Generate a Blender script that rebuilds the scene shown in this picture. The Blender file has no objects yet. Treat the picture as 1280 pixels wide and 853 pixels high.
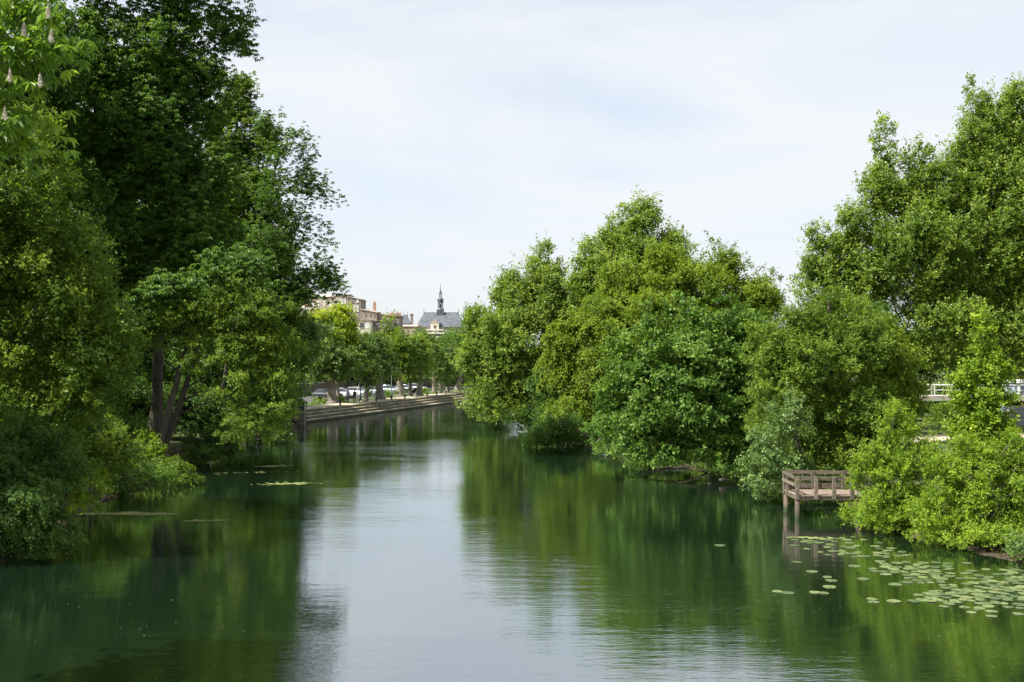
import bpy, bmesh, math, random
import numpy as np
from mathutils import Vector, Matrix
R = math.radians
S = bpy.context.scene
COL = S.collection
random.seed(7)

# ------------------------------------------------------------------ camera
F = 1244.4          # focal length in photo pixels (35 mm on 36 mm over 1280)
EYE = 7.0
HZ = 450.0          # photo row of the horizon
cam = bpy.data.cameras.new('camera'); camo = bpy.data.objects.new('camera', cam); COL.objects.link(camo)
cam.lens = 35; cam.sensor_width = 36; cam.clip_start = 0.3; cam.clip_end = 6000
cam.shift_y = (HZ - 426.5) / 1280
camo.location = (0, 0, EYE); camo.rotation_euler = (R(90), 0, 0)
S.camera = camo
S.render.resolution_x = 1024; S.render.resolution_y = 682

# ------------------------------------------------------------------ sky + sun
SUN_EL = 52.0
sun_dir = Vector((-0.90, -0.40, 0)).normalized()          # horizontal direction towards the sun
w = bpy.data.worlds.new('World'); S.world = w; w.use_nodes = True
nt = w.node_tree; nt.nodes.clear()
out = nt.nodes.new('ShaderNodeOutputWorld')
sky = nt.nodes.new('ShaderNodeTexSky'); sky.sky_type = 'NISHITA'; sky.sun_disc = False
sky.sun_elevation = R(SUN_EL); sky.sun_rotation = math.atan2(sun_dir.x, sun_dir.y)
sky.air_density = 1.0; sky.dust_density = 2.0; sky.ozone_density = 1.0
bg = nt.nodes.new('ShaderNodeBackground'); bg.inputs[1].default_value = 0.09
nt.links.new(sky.outputs[0], bg.inputs[0])
cl = nt.nodes.new('ShaderNodeBackground'); cl.inputs[0].default_value = (0.86, 0.89, 0.93, 1); cl.inputs[1].default_value = 0.435
tc = nt.nodes.new('ShaderNodeTexCoord')
mp = nt.nodes.new('ShaderNodeMapping'); mp.inputs['Scale'].default_value = (1.0, 1.3, 4.6); mp.inputs['Rotation'].default_value = (0.12, 0.2, 0.5)
nt.links.new(tc.outputs['Generated'], mp.inputs[0])
n1 = nt.nodes.new('ShaderNodeTexNoise'); n1.inputs['Scale'].default_value = 1.9; n1.inputs['Detail'].default_value = 7; n1.inputs['Roughness'].default_value = 0.52; n1.inputs['Distortion'].default_value = 0.5
nt.links.new(mp.outputs[0], n1.inputs[0])
mr = nt.nodes.new('ShaderNodeMapRange'); mr.inputs[1].default_value = 0.36; mr.inputs[2].default_value = 0.6
mr.inputs[3].default_value = 0.62; mr.inputs[4].default_value = 1.0
nt.links.new(n1.outputs[0], mr.inputs[0])
mx = nt.nodes.new('ShaderNodeMixShader'); nt.links.new(mr.outputs[0], mx.inputs[0])
nt.links.new(bg.outputs[0], mx.inputs[1]); nt.links.new(cl.outputs[0], mx.inputs[2]); nt.links.new(mx.outputs[0], out.inputs[0])
sl = bpy.data.lights.new('sun', 'SUN'); sl.energy = 5.0; sl.angle = R(0.6); sl.color = (1.0, 0.95, 0.86)
so = bpy.data.objects.new('sun', sl); COL.objects.link(so)
to_sun = Vector((sun_dir.x*math.cos(R(SUN_EL)), sun_dir.y*math.cos(R(SUN_EL)), math.sin(R(SUN_EL))))
so.rotation_euler = to_sun.to_track_quat('Z', 'Y').to_euler(); so.location = (-60, 0, 90)
vs = S.view_settings; vs.view_transform = 'Standard'; vs.look = 'None'; vs.exposure = 1.28; vs.gamma = 1.0; vs.use_curve_mapping = False
S.cycles.max_bounces = 7; S.cycles.diffuse_bounces = 3; S.cycles.glossy_bounces = 3; S.cycles.transmission_bounces = 3
S.cycles.use_denoising = True
S.cycles.sample_clamp_indirect = 6

# ------------------------------------------------------------------ helpers
def at(px, py, D):                       # photo pixel + distance -> point in the place
    return Vector(((px-640)*D/F, D, EYE+(HZ-py)*D/F))
def onz(px, py, z=0.0):                  # photo pixel -> point on the level z
    D = (EYE-z)*F/(py-HZ); return Vector(((px-640)*D/F, D, z))
def tag(o, label=None, cat=None, group=None, kind=None):
    if label: o['label'] = label
    if cat: o['category'] = cat
    if group: o['group'] = group
    if kind: o['kind'] = kind
    return o
def empty(name, loc, label, cat, group=None, rz=0):
    o = bpy.data.objects.new(name, None); COL.objects.link(o); o.location = loc; o.rotation_euler = (0, 0, rz)
    o.empty_display_size = 0.3
    return tag(o, label, cat, group)
def link(name, me, parent=None, world=True):
    o = bpy.data.objects.new(name, me); COL.objects.link(o)
    if parent is not None:
        o.parent = parent
        if world:                        # geometry given in world space: keep it there
            o.matrix_parent_inverse = Matrix.Identity(4)
            me.transform(parent_world(parent).inverted())
    return o
def parent_world(p):
    m = p.matrix_basis.copy()
    while p.parent: p = p.parent; m = p.matrix_basis @ m
    return m
class MB:
    def __init__(s): s.v = []; s.f = []
    def add(s, vs, fs):
        b = len(s.v); s.v += [tuple(v) for v in vs]; s.f += [tuple(i+b for i in f) for f in fs]; return s
    def box(s, x0, x1, y0, y1, z0, z1, m=None):
        vs = [Vector((x, y, z)) for x in (x0, x1) for y in (y0, y1) for z in (z0, z1)]
        if m is not None: vs = [m @ v for v in vs]
        return s.add(vs, [(0,1,3,2), (4,6,7,5), (0,4,5,1), (2,3,7,6), (0,2,6,4), (1,5,7,3)])
    def bar(s, a, b, wd, ht):            # box beam from a to b
        a = Vector(a); b = Vector(b); d = (b-a); L = d.length; q = d.to_track_quat('X', 'Z').to_matrix().to_4x4(); q.translation = a
        return s.box(0, L, -wd/2, wd/2, -ht/2, ht/2, q)
    def tube(s, pts, rad, n=8, cap=True):
        pts = [Vector(p) for p in pts]; k = len(pts); base = len(s.v); ref = None
        for i, p in enumerate(pts):
            d = (pts[min(i+1, k-1)]-pts[max(i-1, 0)])
            d = d.normalized() if d.length > 1e-9 else Vector((0, 0, 1))
            if ref is None: ref = d.orthogonal().normalized()
            ref = (ref-d*ref.dot(d)); ref = ref.normalized() if ref.length > 1e-6 else d.orthogonal().normalized()
            bi = d.cross(ref); r = rad[i] if hasattr(rad, '__len__') else rad
            for j in range(n):
                a = 2*math.pi*j/n; s.v.append(tuple(p+(ref*math.cos(a)+bi*math.sin(a))*r))
        for i in range(k-1):
            for j in range(n):
                j2 = (j+1) % n; s.f.append((base+i*n+j, base+i*n+j2, base+(i+1)*n+j2, base+(i+1)*n+j))
        if cap:
            s.f.append(tuple(base+j for j in range(n))[::-1]); s.f.append(tuple(base+(k-1)*n+j for j in range(n)))
        return s
    def prism(s, poly, z0, z1, m=None):  # polygon in xy from z0 to z1
        n = len(poly); vs = [Vector((x, y, z0)) for x, y in poly]+[Vector((x, y, z1)) for x, y in poly]
        if m is not None: vs = [m @ v for v in vs]
        return s.add(vs, [tuple(range(n))[::-1], tuple(range(n, 2*n))]+[(i, (i+1) % n, n+(i+1) % n, n+i) for i in range(n)])
    def build(s, name, m, parent=None, world=True, smooth=False):
        me = bpy.data.meshes.new(name); me.from_pydata(s.v, [], s.f); me.materials.append(m)
        if smooth: me.polygons.foreach_set('use_smooth', [True]*len(me.polygons))
        me.update(); return link(name, me, parent, world)

# ------------------------------------------------------------------ materials
def newmat(name):
    m = bpy.data.materials.new(name); m.use_nodes = True; t = m.node_tree; p = t.nodes['Principled BSDF']; return m, t, p
def surf(name, c1, c2, scale=3.0, rough=0.8, bump=0.3, detail=8, spec=0.3, stretch=(1, 1, 1), metal=0.0, coord='Object'):
    m, t, p = newmat(name); tc = t.nodes.new('ShaderNodeTexCoord'); mp = t.nodes.new('ShaderNodeMapping'); mp.inputs['Scale'].default_value = stretch
    t.links.new(tc.outputs[coord], mp.inputs[0])
    n = t.nodes.new('ShaderNodeTexNoise'); n.inputs['Scale'].default_value = scale; n.inputs['Detail'].default_value = detail; n.inputs['Roughness'].default_value = 0.65
    t.links.new(mp.outputs[0], n.inputs[0]); r = t.nodes.new('ShaderNodeValToRGB'); r.color_ramp.elements[0].position = 0.36; r.color_ramp.elements[1].position = 0.64
    r.color_ramp.elements[0].color = (*c1, 1); r.color_ramp.elements[1].color = (*c2, 1); t.links.new(n.outputs[0], r.inputs[0]); t.links.new(r.outputs[0], p.inputs['Base Color'])
    p.inputs['Roughness'].default_value = rough; p.inputs['Specular IOR Level'].default_value = spec; p.inputs['Metallic'].default_value = metal
    if bump:
        b = t.nodes.new('ShaderNodeBump'); b.inputs['Strength'].default_value = bump; b.inputs['Distance'].default_value = 0.04
        t.links.new(n.outputs[0], b.inputs['Height']); t.links.new(b.outputs[0], p.inputs['Normal'])
    return m
def leafmat(name, dark, mid, light, trans=0.38, rough=0.5, tboost=1.25, spec=0.35):
    m, t, p = newmat(name); a = t.nodes.new('ShaderNodeAttribute'); a.attribute_name = 'tint'
    r = t.nodes.new('ShaderNodeValToRGB'); e = r.color_ramp.elements; e[0].position = 0.05; e[0].color = (*dark, 1); e[1].position = 0.95; e[1].color = (*light, 1)
    k = e.new(0.5); k.color = (*mid, 1)
    t.links.new(a.outputs['Fac'], r.inputs[0]); t.links.new(r.outputs[0], p.inputs['Base Color'])
    p.inputs['Roughness'].default_value = rough; p.inputs['Specular IOR Level'].default_value = spec
    tr = t.nodes.new('ShaderNodeBsdfTranslucent'); mc = t.nodes.new('ShaderNodeMix'); mc.data_type = 'RGBA'; mc.blend_type = 'MULTIPLY'; mc.inputs[0].default_value = 1
    t.links.new(r.outputs[0], mc.inputs[6]); mc.inputs[7].default_value = (tboost*1.25, tboost*1.2, tboost*0.55, 1); t.links.new(mc.outputs[2], tr.inputs[0])
    mx = t.nodes.new('ShaderNodeMixShader'); mx.inputs[0].default_value = trans
    t.links.new(p.outputs[0], mx.inputs[1]); t.links.new(tr.outputs[0], mx.inputs[2]); t.links.new(mx.outputs[0], t.nodes['Material Output'].inputs[0])
    return m
M = {}
M['bark'] = surf('bark', (0.045, 0.036, 0.028), (0.13, 0.11, 0.09), 6, 0.9, 0.8, stretch=(3, 3, 0.6))
M['bark_grey'] = surf('bark_grey', (0.09, 0.08, 0.065), (0.21, 0.185, 0.155), 3, 0.9, 0.6, stretch=(2, 2, 0.7))
M['bark_dark'] = surf('bark_dark', (0.028, 0.024, 0.018), (0.085, 0.072, 0.056), 5, 0.95, 0.8, stretch=(3, 3, 0.6))
M['soil'] = surf('soil', (0.03, 0.022, 0.015), (0.08, 0.06, 0.04), 4, 0.95, 0.8)
M['stone'] = surf('stone', (0.10, 0.088, 0.07), (0.235, 0.21, 0.17), 1.6, 0.9, 0.5)
M['stone_top'] = surf('stone_top', (0.07, 0.09, 0.03), (0.42, 0.37, 0.25), 0.3, 0.9, 0.4, detail=10)  # moss tone, with sunlit patches put into the tread colour
M['stone_dark'] = surf('stone_dark', (0.06, 0.052, 0.04), (0.17, 0.15, 0.115), 1.2, 0.9, 0.5)
M['gravel'] = surf('gravel', (0.26, 0.22, 0.16), (0.42, 0.37, 0.29), 5, 0.95, 0.3)
M['sand'] = surf('sand', (0.38, 0.31, 0.22), (0.52, 0.44, 0.33), 3, 0.95, 0.3)
M['asphalt'] = surf('asphalt', (0.045, 0.045, 0.045), (0.075, 0.073, 0.07), 8, 0.9, 0.2)
M['wood'] = surf('wood', (0.055, 0.045, 0.032), (0.15, 0.125, 0.09), 5, 0.85, 0.5, stretch=(0.5, 4, 4))
M['wood_dark'] = surf('wood_dark', (0.04, 0.03, 0.02), (0.12, 0.095, 0.068), 5, 0.85, 0.5, stretch=(4, 4, 0.6))
M['wood_deck'] = surf('wood_deck', (0.13, 0.10, 0.078), (0.25, 0.195, 0.155), 4, 0.8, 0.4, stretch=(4, 0.5, 4))
M['dark_metal'] = surf('dark_metal', (0.012, 0.016, 0.015), (0.03, 0.034, 0.032), 6, 0.5, 0.1)
M['green_metal'] = surf('green_metal', (0.012, 0.03, 0.024), (0.02, 0.045, 0.036), 6, 0.45, 0.1)
M['white_metal'] = surf('white_metal', (0.42, 0.42, 0.4), (0.56, 0.56, 0.55), 4, 0.5, 0.05)
M['grey_metal'] = surf('grey_metal', (0.16, 0.17, 0.19), (0.26, 0.27, 0.3), 4, 0.5, 0.1)
M['bluegrey'] = surf('bluegrey', (0.16, 0.2, 0.29), (0.22, 0.27, 0.37), 2, 0.6, 0.1)
M['concrete'] = surf('concrete', (0.25, 0.23, 0.21), (0.40, 0.37, 0.34), 2, 0.9, 0.2)
M['slate'] = surf('slate', (0.05, 0.058, 0.072), (0.11, 0.12, 0.14), 0.6, 0.55, 0.2, detail=12)
M['tile'] = surf('tile', (0.19, 0.12, 0.09), (0.32, 0.235, 0.185), 0.8, 0.9, 0.3, detail=12)
M['tile_pale'] = surf('tile_pale', (0.29, 0.23, 0.185), (0.42, 0.36, 0.31), 0.8, 0.9, 0.3, detail=12)
def wallm(n, a, b): M[n] = surf(n, a, b, 0.35, 0.9, 0.2, detail=12)
wallm('wall_brick', (0.24, 0.145, 0.105), (0.36, 0.23, 0.175))
wallm('wall_stone', (0.20, 0.165, 0.14), (0.34, 0.29, 0.25))
wallm('wall_grey', (0.17, 0.145, 0.13), (0.28, 0.24, 0.215))
wallm('wall_cream', (0.29, 0.25, 0.21), (0.42, 0.37, 0.32))
wallm('wall_white', (0.52, 0.47, 0.42), (0.66, 0.6, 0.54))
wallm('wall_sand', (0.33, 0.255, 0.18), (0.46, 0.37, 0.27))
M['shutter'] = surf('shutter', (0.6, 0.6, 0.6), (0.72, 0.72, 0.71), 3, 0.6, 0)
M['rubber'] = surf('rubber', (0.012, 0.012, 0.012), (0.025, 0.025, 0.025), 6, 0.8, 0)
M['skin'] = surf('skin', (0.42, 0.26, 0.19), (0.47, 0.3, 0.22), 6, 0.6, 0)
M['cloth_black'] = surf('cloth_black', (0.008, 0.008, 0.01), (0.018, 0.018, 0.022), 10, 0.95, 0.2)
M['cloth_blue'] = surf('cloth_blue', (0.05, 0.07, 0.13), (0.08, 0.11, 0.19), 10, 0.95, 0.2)
M['cloth_lilac'] = surf('cloth_lilac', (0.2, 0.2, 0.33), (0.28, 0.28, 0.42), 10, 0.95, 0.2)
M['hair'] = surf('hair', (0.01, 0.008, 0.006), (0.03, 0.02, 0.014), 10, 0.7, 0)
M['blossom'] = surf('blossom', (0.36, 0.31, 0.25), (0.52, 0.47, 0.4), 10, 0.8, 0)
def vary(m, k=0.5):                       # each object of the material gets its own shade
    t = m.node_tree; p = t.nodes['Principled BSDF']; l = p.inputs['Base Color'].links[0]; src = l.from_socket
    oi = t.nodes.new('ShaderNodeObjectInfo'); hs = t.nodes.new('ShaderNodeHueSaturation'); mrr = t.nodes.new('ShaderNodeMapRange'); mrr.inputs[3].default_value = 1-k; mrr.inputs[4].default_value = 1+k
    m2 = t.nodes.new('ShaderNodeMapRange'); m2.inputs[3].default_value = 0.5+k*0.06; m2.inputs[4].default_value = 0.5-k*0.06
    t.links.new(oi.outputs['Random'], mrr.inputs[0]); t.links.new(oi.outputs['Random'], m2.inputs[0]); t.links.new(mrr.outputs[0], hs.inputs['Value']); t.links.new(m2.outputs[0], hs.inputs['Hue'])
    t.links.new(src, hs.inputs['Color']); t.links.new(hs.outputs[0], p.inputs['Base Color'])
M['lily'] = surf('lily', (0.05, 0.08, 0.024), (0.125, 0.16, 0.06), 1.3, 0.5, 0.1, spec=0.5)
vary(M['lily'], .38); vary(M['wood'], .3); vary(M['wood_dark'], .25); vary(M['bark_grey'], .2)
def waterline(m, z0=.12, z1=.42):        # wet green band that timber carries at the water
    t = m.node_tree; p = t.nodes['Principled BSDF']; src = p.inputs['Base Color'].links[0].from_socket; g = t.nodes.new('ShaderNodeNewGeometry'); sp = t.nodes.new('ShaderNodeSeparateXYZ'); t.links.new(g.outputs['Position'], sp.inputs[0])
    n = t.nodes.new('ShaderNodeTexNoise'); n.inputs['Scale'].default_value = 9; t.links.new(g.outputs['Position'], n.inputs[0]); ad = t.nodes.new('ShaderNodeMath'); ad.operation = 'MULTIPLY_ADD'; t.links.new(n.outputs[0], ad.inputs[0]); ad.inputs[1].default_value = -.25; t.links.new(sp.outputs[2], ad.inputs[2])
    r = t.nodes.new('ShaderNodeMapRange'); r.inputs[1].default_value = z0-.12; r.inputs[2].default_value = z1-.12; t.links.new(ad.outputs[0], r.inputs[0])
    mx = t.nodes.new('ShaderNodeMix'); mx.data_type = 'RGBA'; t.links.new(r.outputs[0], mx.inputs[0]); mx.inputs[6].default_value = (.022, .03, .012, 1); t.links.new(src, mx.inputs[7]); t.links.new(mx.outputs[2], p.inputs['Base Color'])
waterline(M['wood_dark']); waterline(M['stone_dark'], .05, .3)
M['algae'] = surf('algae', (0.08, 0.12, 0.03), (0.24, 0.26, 0.09), 3, 0.8, 0.1)
m, t, p = newmat('glass'); p.inputs['Base Color'].default_value = (0.03, 0.04, 0.05, 1); p.inputs['Roughness'].default_value = 0.08; p.inputs['Specular IOR Level'].default_value = 0.9; M['glass'] = m
def paint(n, c):
    m, t, p = newmat(n); nn = t.nodes.new('ShaderNodeTexNoise'); nn.inputs['Scale'].default_value = 3
    r = t.nodes.new('ShaderNodeValToRGB'); r.color_ramp.elements[0].color = (*[x*.85 for x in c], 1); r.color_ramp.elements[1].color = (*c, 1)
    t.links.new(nn.outputs[0], r.inputs[0]); t.links.new(r.outputs[0], p.inputs['Base Color'])
    p.inputs['Roughness'].default_value = 0.3; p.inputs['Coat Weight'].default_value = 0.6; M[n] = m
paint('paint_white', (0.58, 0.58, 0.58)); paint('paint_silver', (0.30, 0.33, 0.37)); paint('paint_dark', (0.03, 0.035, 0.045)); paint('paint_grey', (0.16, 0.17, 0.18))

LM = {
 'alder':  leafmat('leaf_alder', (0.053, 0.102, 0.014), (0.099, 0.172, 0.020), (0.20, 0.28, 0.030), spec=0.22),
 'yellow': leafmat('leaf_yellow', (0.080, 0.135, 0.014), (0.132, 0.205, 0.018), (0.23, 0.30, 0.030), 0.42, spec=0.22),
 'fresh':  leafmat('leaf_fresh', (0.075, 0.145, 0.014), (0.145, 0.240, 0.020), (0.28, 0.38, 0.032), 0.45, spec=0.25),
 'green':  leafmat('leaf_green', (0.036, 0.085, 0.013), (0.074, 0.155, 0.021), (0.15, 0.245, 0.040), 0.38, 0.5, spec=0.25),
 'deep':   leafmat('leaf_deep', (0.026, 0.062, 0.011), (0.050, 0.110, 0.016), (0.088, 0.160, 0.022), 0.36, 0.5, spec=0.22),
 'blue':   leafmat('leaf_blue', (0.020, 0.052, 0.018), (0.036, 0.085, 0.026), (0.062, 0.12, 0.035), 0.34, 0.5),
 'silver': leafmat('leaf_pale_lit', (0.044, 0.092, 0.018), (0.092, 0.165, 0.034), (0.19, 0.275, 0.085), 0.25, 0.45),  # pale leaves with sunlight put into the tone; dry shrub shares it
 'poplar': leafmat('leaf_poplar', (0.074, 0.138, 0.020), (0.136, 0.220, 0.030), (0.26, 0.34, 0.055), 0.42, 0.45),
 'plane':  leafmat('leaf_plane', (0.042, 0.088, 0.018), (0.085, 0.155, 0.030), (0.185, 0.26, 0.055), 0.36),
 'lime':   leafmat('leaf_lime', (0.12, 0.19, 0.008), (0.22, 0.30, 0.012), (0.38, 0.45, 0.02), 0.45),
 'chest':  leafmat('leaf_chest', (0.060, 0.125, 0.014), (0.11, 0.205, 0.02), (0.20, 0.31, 0.03), 0.5, 0.45),
}

# ------------------------------------------------------------------ the river's edges
LY = [-400, 20, 34.8, 44.7, 52, 58, 66, 79, 100, 109, 164, 190, 215, 260, 320, 420, 900]
LX = [-18, -17.5, -17.9, -19.6, -20.4, -19.4, -21.5, -22, -24, -23.2, -8.6, 0.0, 12, 45, 110, 240, 900]
RY = [-400, 10, 24, 34.8, 39, 41.5, 44.5, 50, 56, 70, 92, 110, 134, 164, 190, 215, 260, 320, 420, 900]
RX = [24, 23, 20.5, 17.4, 16.0, 15.6, 16.6, 15.6, 13.6, 10.2, 4.2, 2.8, 4.2, 9.5, 19, 32, 66, 132, 265, 930]
XL = lambda y: np.interp(y, LY, LX)
XR = lambda y: np.interp(y, RY, RX)
def sm(a, b, x):
    t = np.clip((x-a)/(b-a), 0, 1); return t*t*(3-2*t)
def ground_z(x, y):
    x = np.asarray(x, float); y = np.asarray(y, float)
    sL = XL(y)-x; sR = x-XR(y); s = np.maximum(sL, sR)
    wob = 0.35*np.sin(x*1.3+y*0.7)*np.sin(y*1.1-x*0.4)+0.2*np.sin(x*2.9+1)*np.sin(y*3.3)
    nat = -1.6+1.65*sm(-3.0, 0.15, s+wob*0.6)+0.85*sm(0, 3.2, s+wob)+0.55*sm(3, 14, s)+0.10*wob*sm(0, 2, s)
    quay = np.where(sL < 2.7, -1.6, 1.235)
    q = (sL > 0) & (y > 108.6) if False else ((sL > -3) & (y > 109.2) & (sL > sR))
    z = np.where(q, quay, nat)
    hill = 10.5*sm(36, 120, sL)*sm(150, 240, y)
    far = 6*sm(500, 1500, np.hypot(x, y))
    return z+hill*(sL > 0)+far
gz = lambda x, y: float(ground_z(x, y))

def grid_axis(a, b, step, lo, hi):
    v = list(np.arange(a, b, step)); st = step; x = v[-1]
    while x < hi: st *= 1.25; x += st; v.append(x)
    st = step; x = v[0]
    while x > lo: st *= 1.25; x -= st; v.insert(0, x)
    return np.array(v)
gx = grid_axis(-45, 45, 0.5, -2500, 2500); gy = grid_axis(-10, 205, 0.55, -600, 4000)
X, Y = np.meshgrid(gx, gy); Z = ground_z(X, Y)
nx, ny = len(gx), len(gy)
V = np.stack([X, Y, Z], -1).reshape(-1, 3).astype(np.float32)
i0 = (np.arange(ny-1)[:, None]*nx+np.arange(nx-1)[None]).reshape(-1)
Q = np.stack([i0, i0+1, i0+nx+1, i0+nx], 1).astype(np.int32)
def quads_mesh(name, V, Q, mat, smooth=False, attrs=None):
    me = bpy.data.meshes.new(name); nv, nf = len(V), len(Q)
    me.vertices.add(nv); me.vertices.foreach_set('co', np.ascontiguousarray(V, np.float32).ravel())
    me.loops.add(nf*4); me.loops.foreach_set('vertex_index', np.ascontiguousarray(Q, np.int32).ravel())
    me.polygons.add(nf); me.polygons.foreach_set('loop_start', np.arange(0, nf*4, 4, dtype=np.int32))
    me.polygons.foreach_set('use_smooth', np.full(nf, smooth)); me.materials.append(mat); me.update(calc_edges=True)
    if attrs is not None:
        a = me.attributes.new('tint', 'FLOAT', 'POINT'); a.data.foreach_set('value', np.ascontiguousarray(attrs, np.float32))
    return me
# ground material: mud at the water line, leaf litter and grass above
m, t, p = newmat('ground'); geo = t.nodes.new('ShaderNodeNewGeometry'); sep = t.nodes.new('ShaderNodeSeparateXYZ'); t.links.new(geo.outputs['Position'], sep.inputs[0])
n = t.nodes.new('ShaderNodeTexNoise'); n.inputs['Scale'].default_value = 0.9; n.inputs['Detail'].default_value = 10; t.links.new(geo.outputs['Position'], n.inputs[0])
r1 = t.nodes.new('ShaderNodeValToRGB'); e = r1.color_ramp.elements; e[0].position = 0.38; e[0].color = (0.035, 0.06, 0.014, 1); e[1].position = 0.62; e[1].color = (0.10, 0.125, 0.035, 1)
k = e.new(0.5); k.color = (0.06, 0.09, 0.02, 1)
t.links.new(n.outputs[0], r1.inputs[0])
n2 = t.nodes.new('ShaderNodeTexNoise'); n2.inputs['Scale'].default_value = 5; n2.inputs['Detail'].default_value = 8; t.links.new(geo.outputs['Position'], n2.inputs[0])
r2 = t.nodes.new('ShaderNodeValToRGB'); e = r2.color_ramp.elements; e[0].position = 0.35; e[0].color = (0.022, 0.017, 0.012, 1); e[1].position = 0.7; e[1].color = (0.085, 0.065, 0.042, 1)
t.links.new(n2.outputs[0], r2.inputs[0])
ad = t.nodes.new('ShaderNodeMath'); ad.operation = 'MULTIPLY_ADD'; t.links.new(n2.outputs[0], ad.inputs[0]); ad.inputs[1].default_value = 1.1; t.links.new(sep.outputs[2], ad.inputs[2])
mr = t.nodes.new('ShaderNodeMapRange'); mr.inputs[1].default_value = 1.2; mr.inputs[2].default_value = 1.6; t.links.new(ad.outputs[0], mr.inputs[0])
mc = t.nodes.new('ShaderNodeMix'); mc.data_type = 'RGBA'; t.links.new(mr.outputs[0], mc.inputs[0]); t.links.new(r2.outputs[0], mc.inputs[6]); t.links.new(r1.outputs[0], mc.inputs[7])
t.links.new(mc.outputs[2], p.inputs['Base Color']); p.inputs['Roughness'].default_value = 0.95; p.inputs['Specular IOR Level'].default_value = 0.2
b = t.nodes.new('ShaderNodeBump'); b.inputs['Strength'].default_value = 0.8; b.inputs['Distance'].default_value = 0.12; t.links.new(n2.outputs[0], b.inputs['Height']); t.links.new(b.outputs[0], p.inputs['Normal'])
M['ground'] = m
tag(link('ground', quads_mesh('ground', V, Q, M['ground'], True)), kind='structure')

# ------------------------------------------------------------------ water
m, t, p = newmat('water'); t.nodes.remove(p)
geo = t.nodes.new('ShaderNodeNewGeometry')
def noise(scale, detail=3, st=(1, 1, 1), rough=0.5, dist=0.0):
    mp = t.nodes.new('ShaderNodeMapping'); mp.inputs['Scale'].default_value = st; t.links.new(geo.outputs['Position'], mp.inputs[0])
    n = t.nodes.new('ShaderNodeTexNoise'); n.inputs['Scale'].default_value = scale; n.inputs['Detail'].default_value = detail; n.inputs['Roughness'].default_value = rough; n.inputs['Distortion'].default_value = dist
    t.links.new(mp.outputs[0], n.inputs[0]); return n
def math_(op, a, b=None, c=None):
    k = t.nodes.new('ShaderNodeMath'); k.operation = op
    for i, x in enumerate((a, b, c)):
        if x is None: continue
        if isinstance(x, (int, float)): k.inputs[i].default_value = x
        else: t.links.new(x, k.inputs[i])
    return k.outputs[0]
wind = noise(0.055, 3, (0.6, 1.6, 1), 0.6, 0.6)
wr = t.nodes.new('ShaderNodeMapRange'); wr.inputs[1].default_value = 0.44; wr.inputs[2].default_value = 0.66; wr.inputs[3].default_value = 0.4; wr.inputs[4].default_value = 1.3
t.links.new(wind.outputs[0], wr.inputs[0])
fine = noise(5.0, 3, (0.5, 1.6, 1), 0.6); mid = noise(1.6, 2, (0.35, 1.4, 1)); big = noise(0.25, 2, (0.8, 1.2, 1))
h = math_('MULTIPLY_ADD', fine.outputs[0], 0.0060, math_('MULTIPLY', mid.outputs[0], 0.0105))
h = math_('MULTIPLY', h, wr.outputs[0]); h = math_('MULTIPLY_ADD', big.outputs[0], 0.008, h)
bp = t.nodes.new('ShaderNodeBump'); bp.inputs['Strength'].default_value = 1.0; bp.inputs['Distance'].default_value = 1.0; t.links.new(h, bp.inputs['Height'])
gl = t.nodes.new('ShaderNodeBsdfGlossy'); gl.inputs['Roughness'].default_value = 0.015; gl.inputs['Color'].default_value = (0.93, 0.965, 1.0, 1); t.links.new(bp.outputs[0], gl.inputs['Normal'])
df = t.nodes.new('ShaderNodeBsdfDiffuse'); dn = noise(0.12, 4); rp = t.nodes.new('ShaderNodeValToRGB'); rp.color_ramp.elements[0].color = (0.0038, 0.0115, 0.0058, 1); rp.color_ramp.elements[1].color = (0.006, 0.016, 0.008, 1)
t.links.new(dn.outputs[0], rp.inputs[0]); t.links.new(rp.outputs[0], df.inputs[0])
fr = t.nodes.new('ShaderNodeFresnel'); fr.inputs[0].default_value = 1.8; t.links.new(bp.outputs[0], fr.inputs['Normal'])
ff = math_('MULTIPLY_ADD', fr.outputs[0], 0.60, 0.40)
ms = t.nodes.new('ShaderNodeMixShader'); t.links.new(ff, ms.inputs[0]); t.links.new(df.outputs[0], ms.inputs[1]); t.links.new(gl.outputs[0], ms.inputs[2]); t.links.new(ms.outputs[0], t.nodes['Material Output'].inputs[0])
M['water'] = m
wb = MB(); wb.add([(-60, -300, 0), (900, -300, 0), (900, 900, 0), (-60, 900, 0)], [(0, 1, 2, 3)])
tag(wb.build('water', M['water']), kind='structure')

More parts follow.
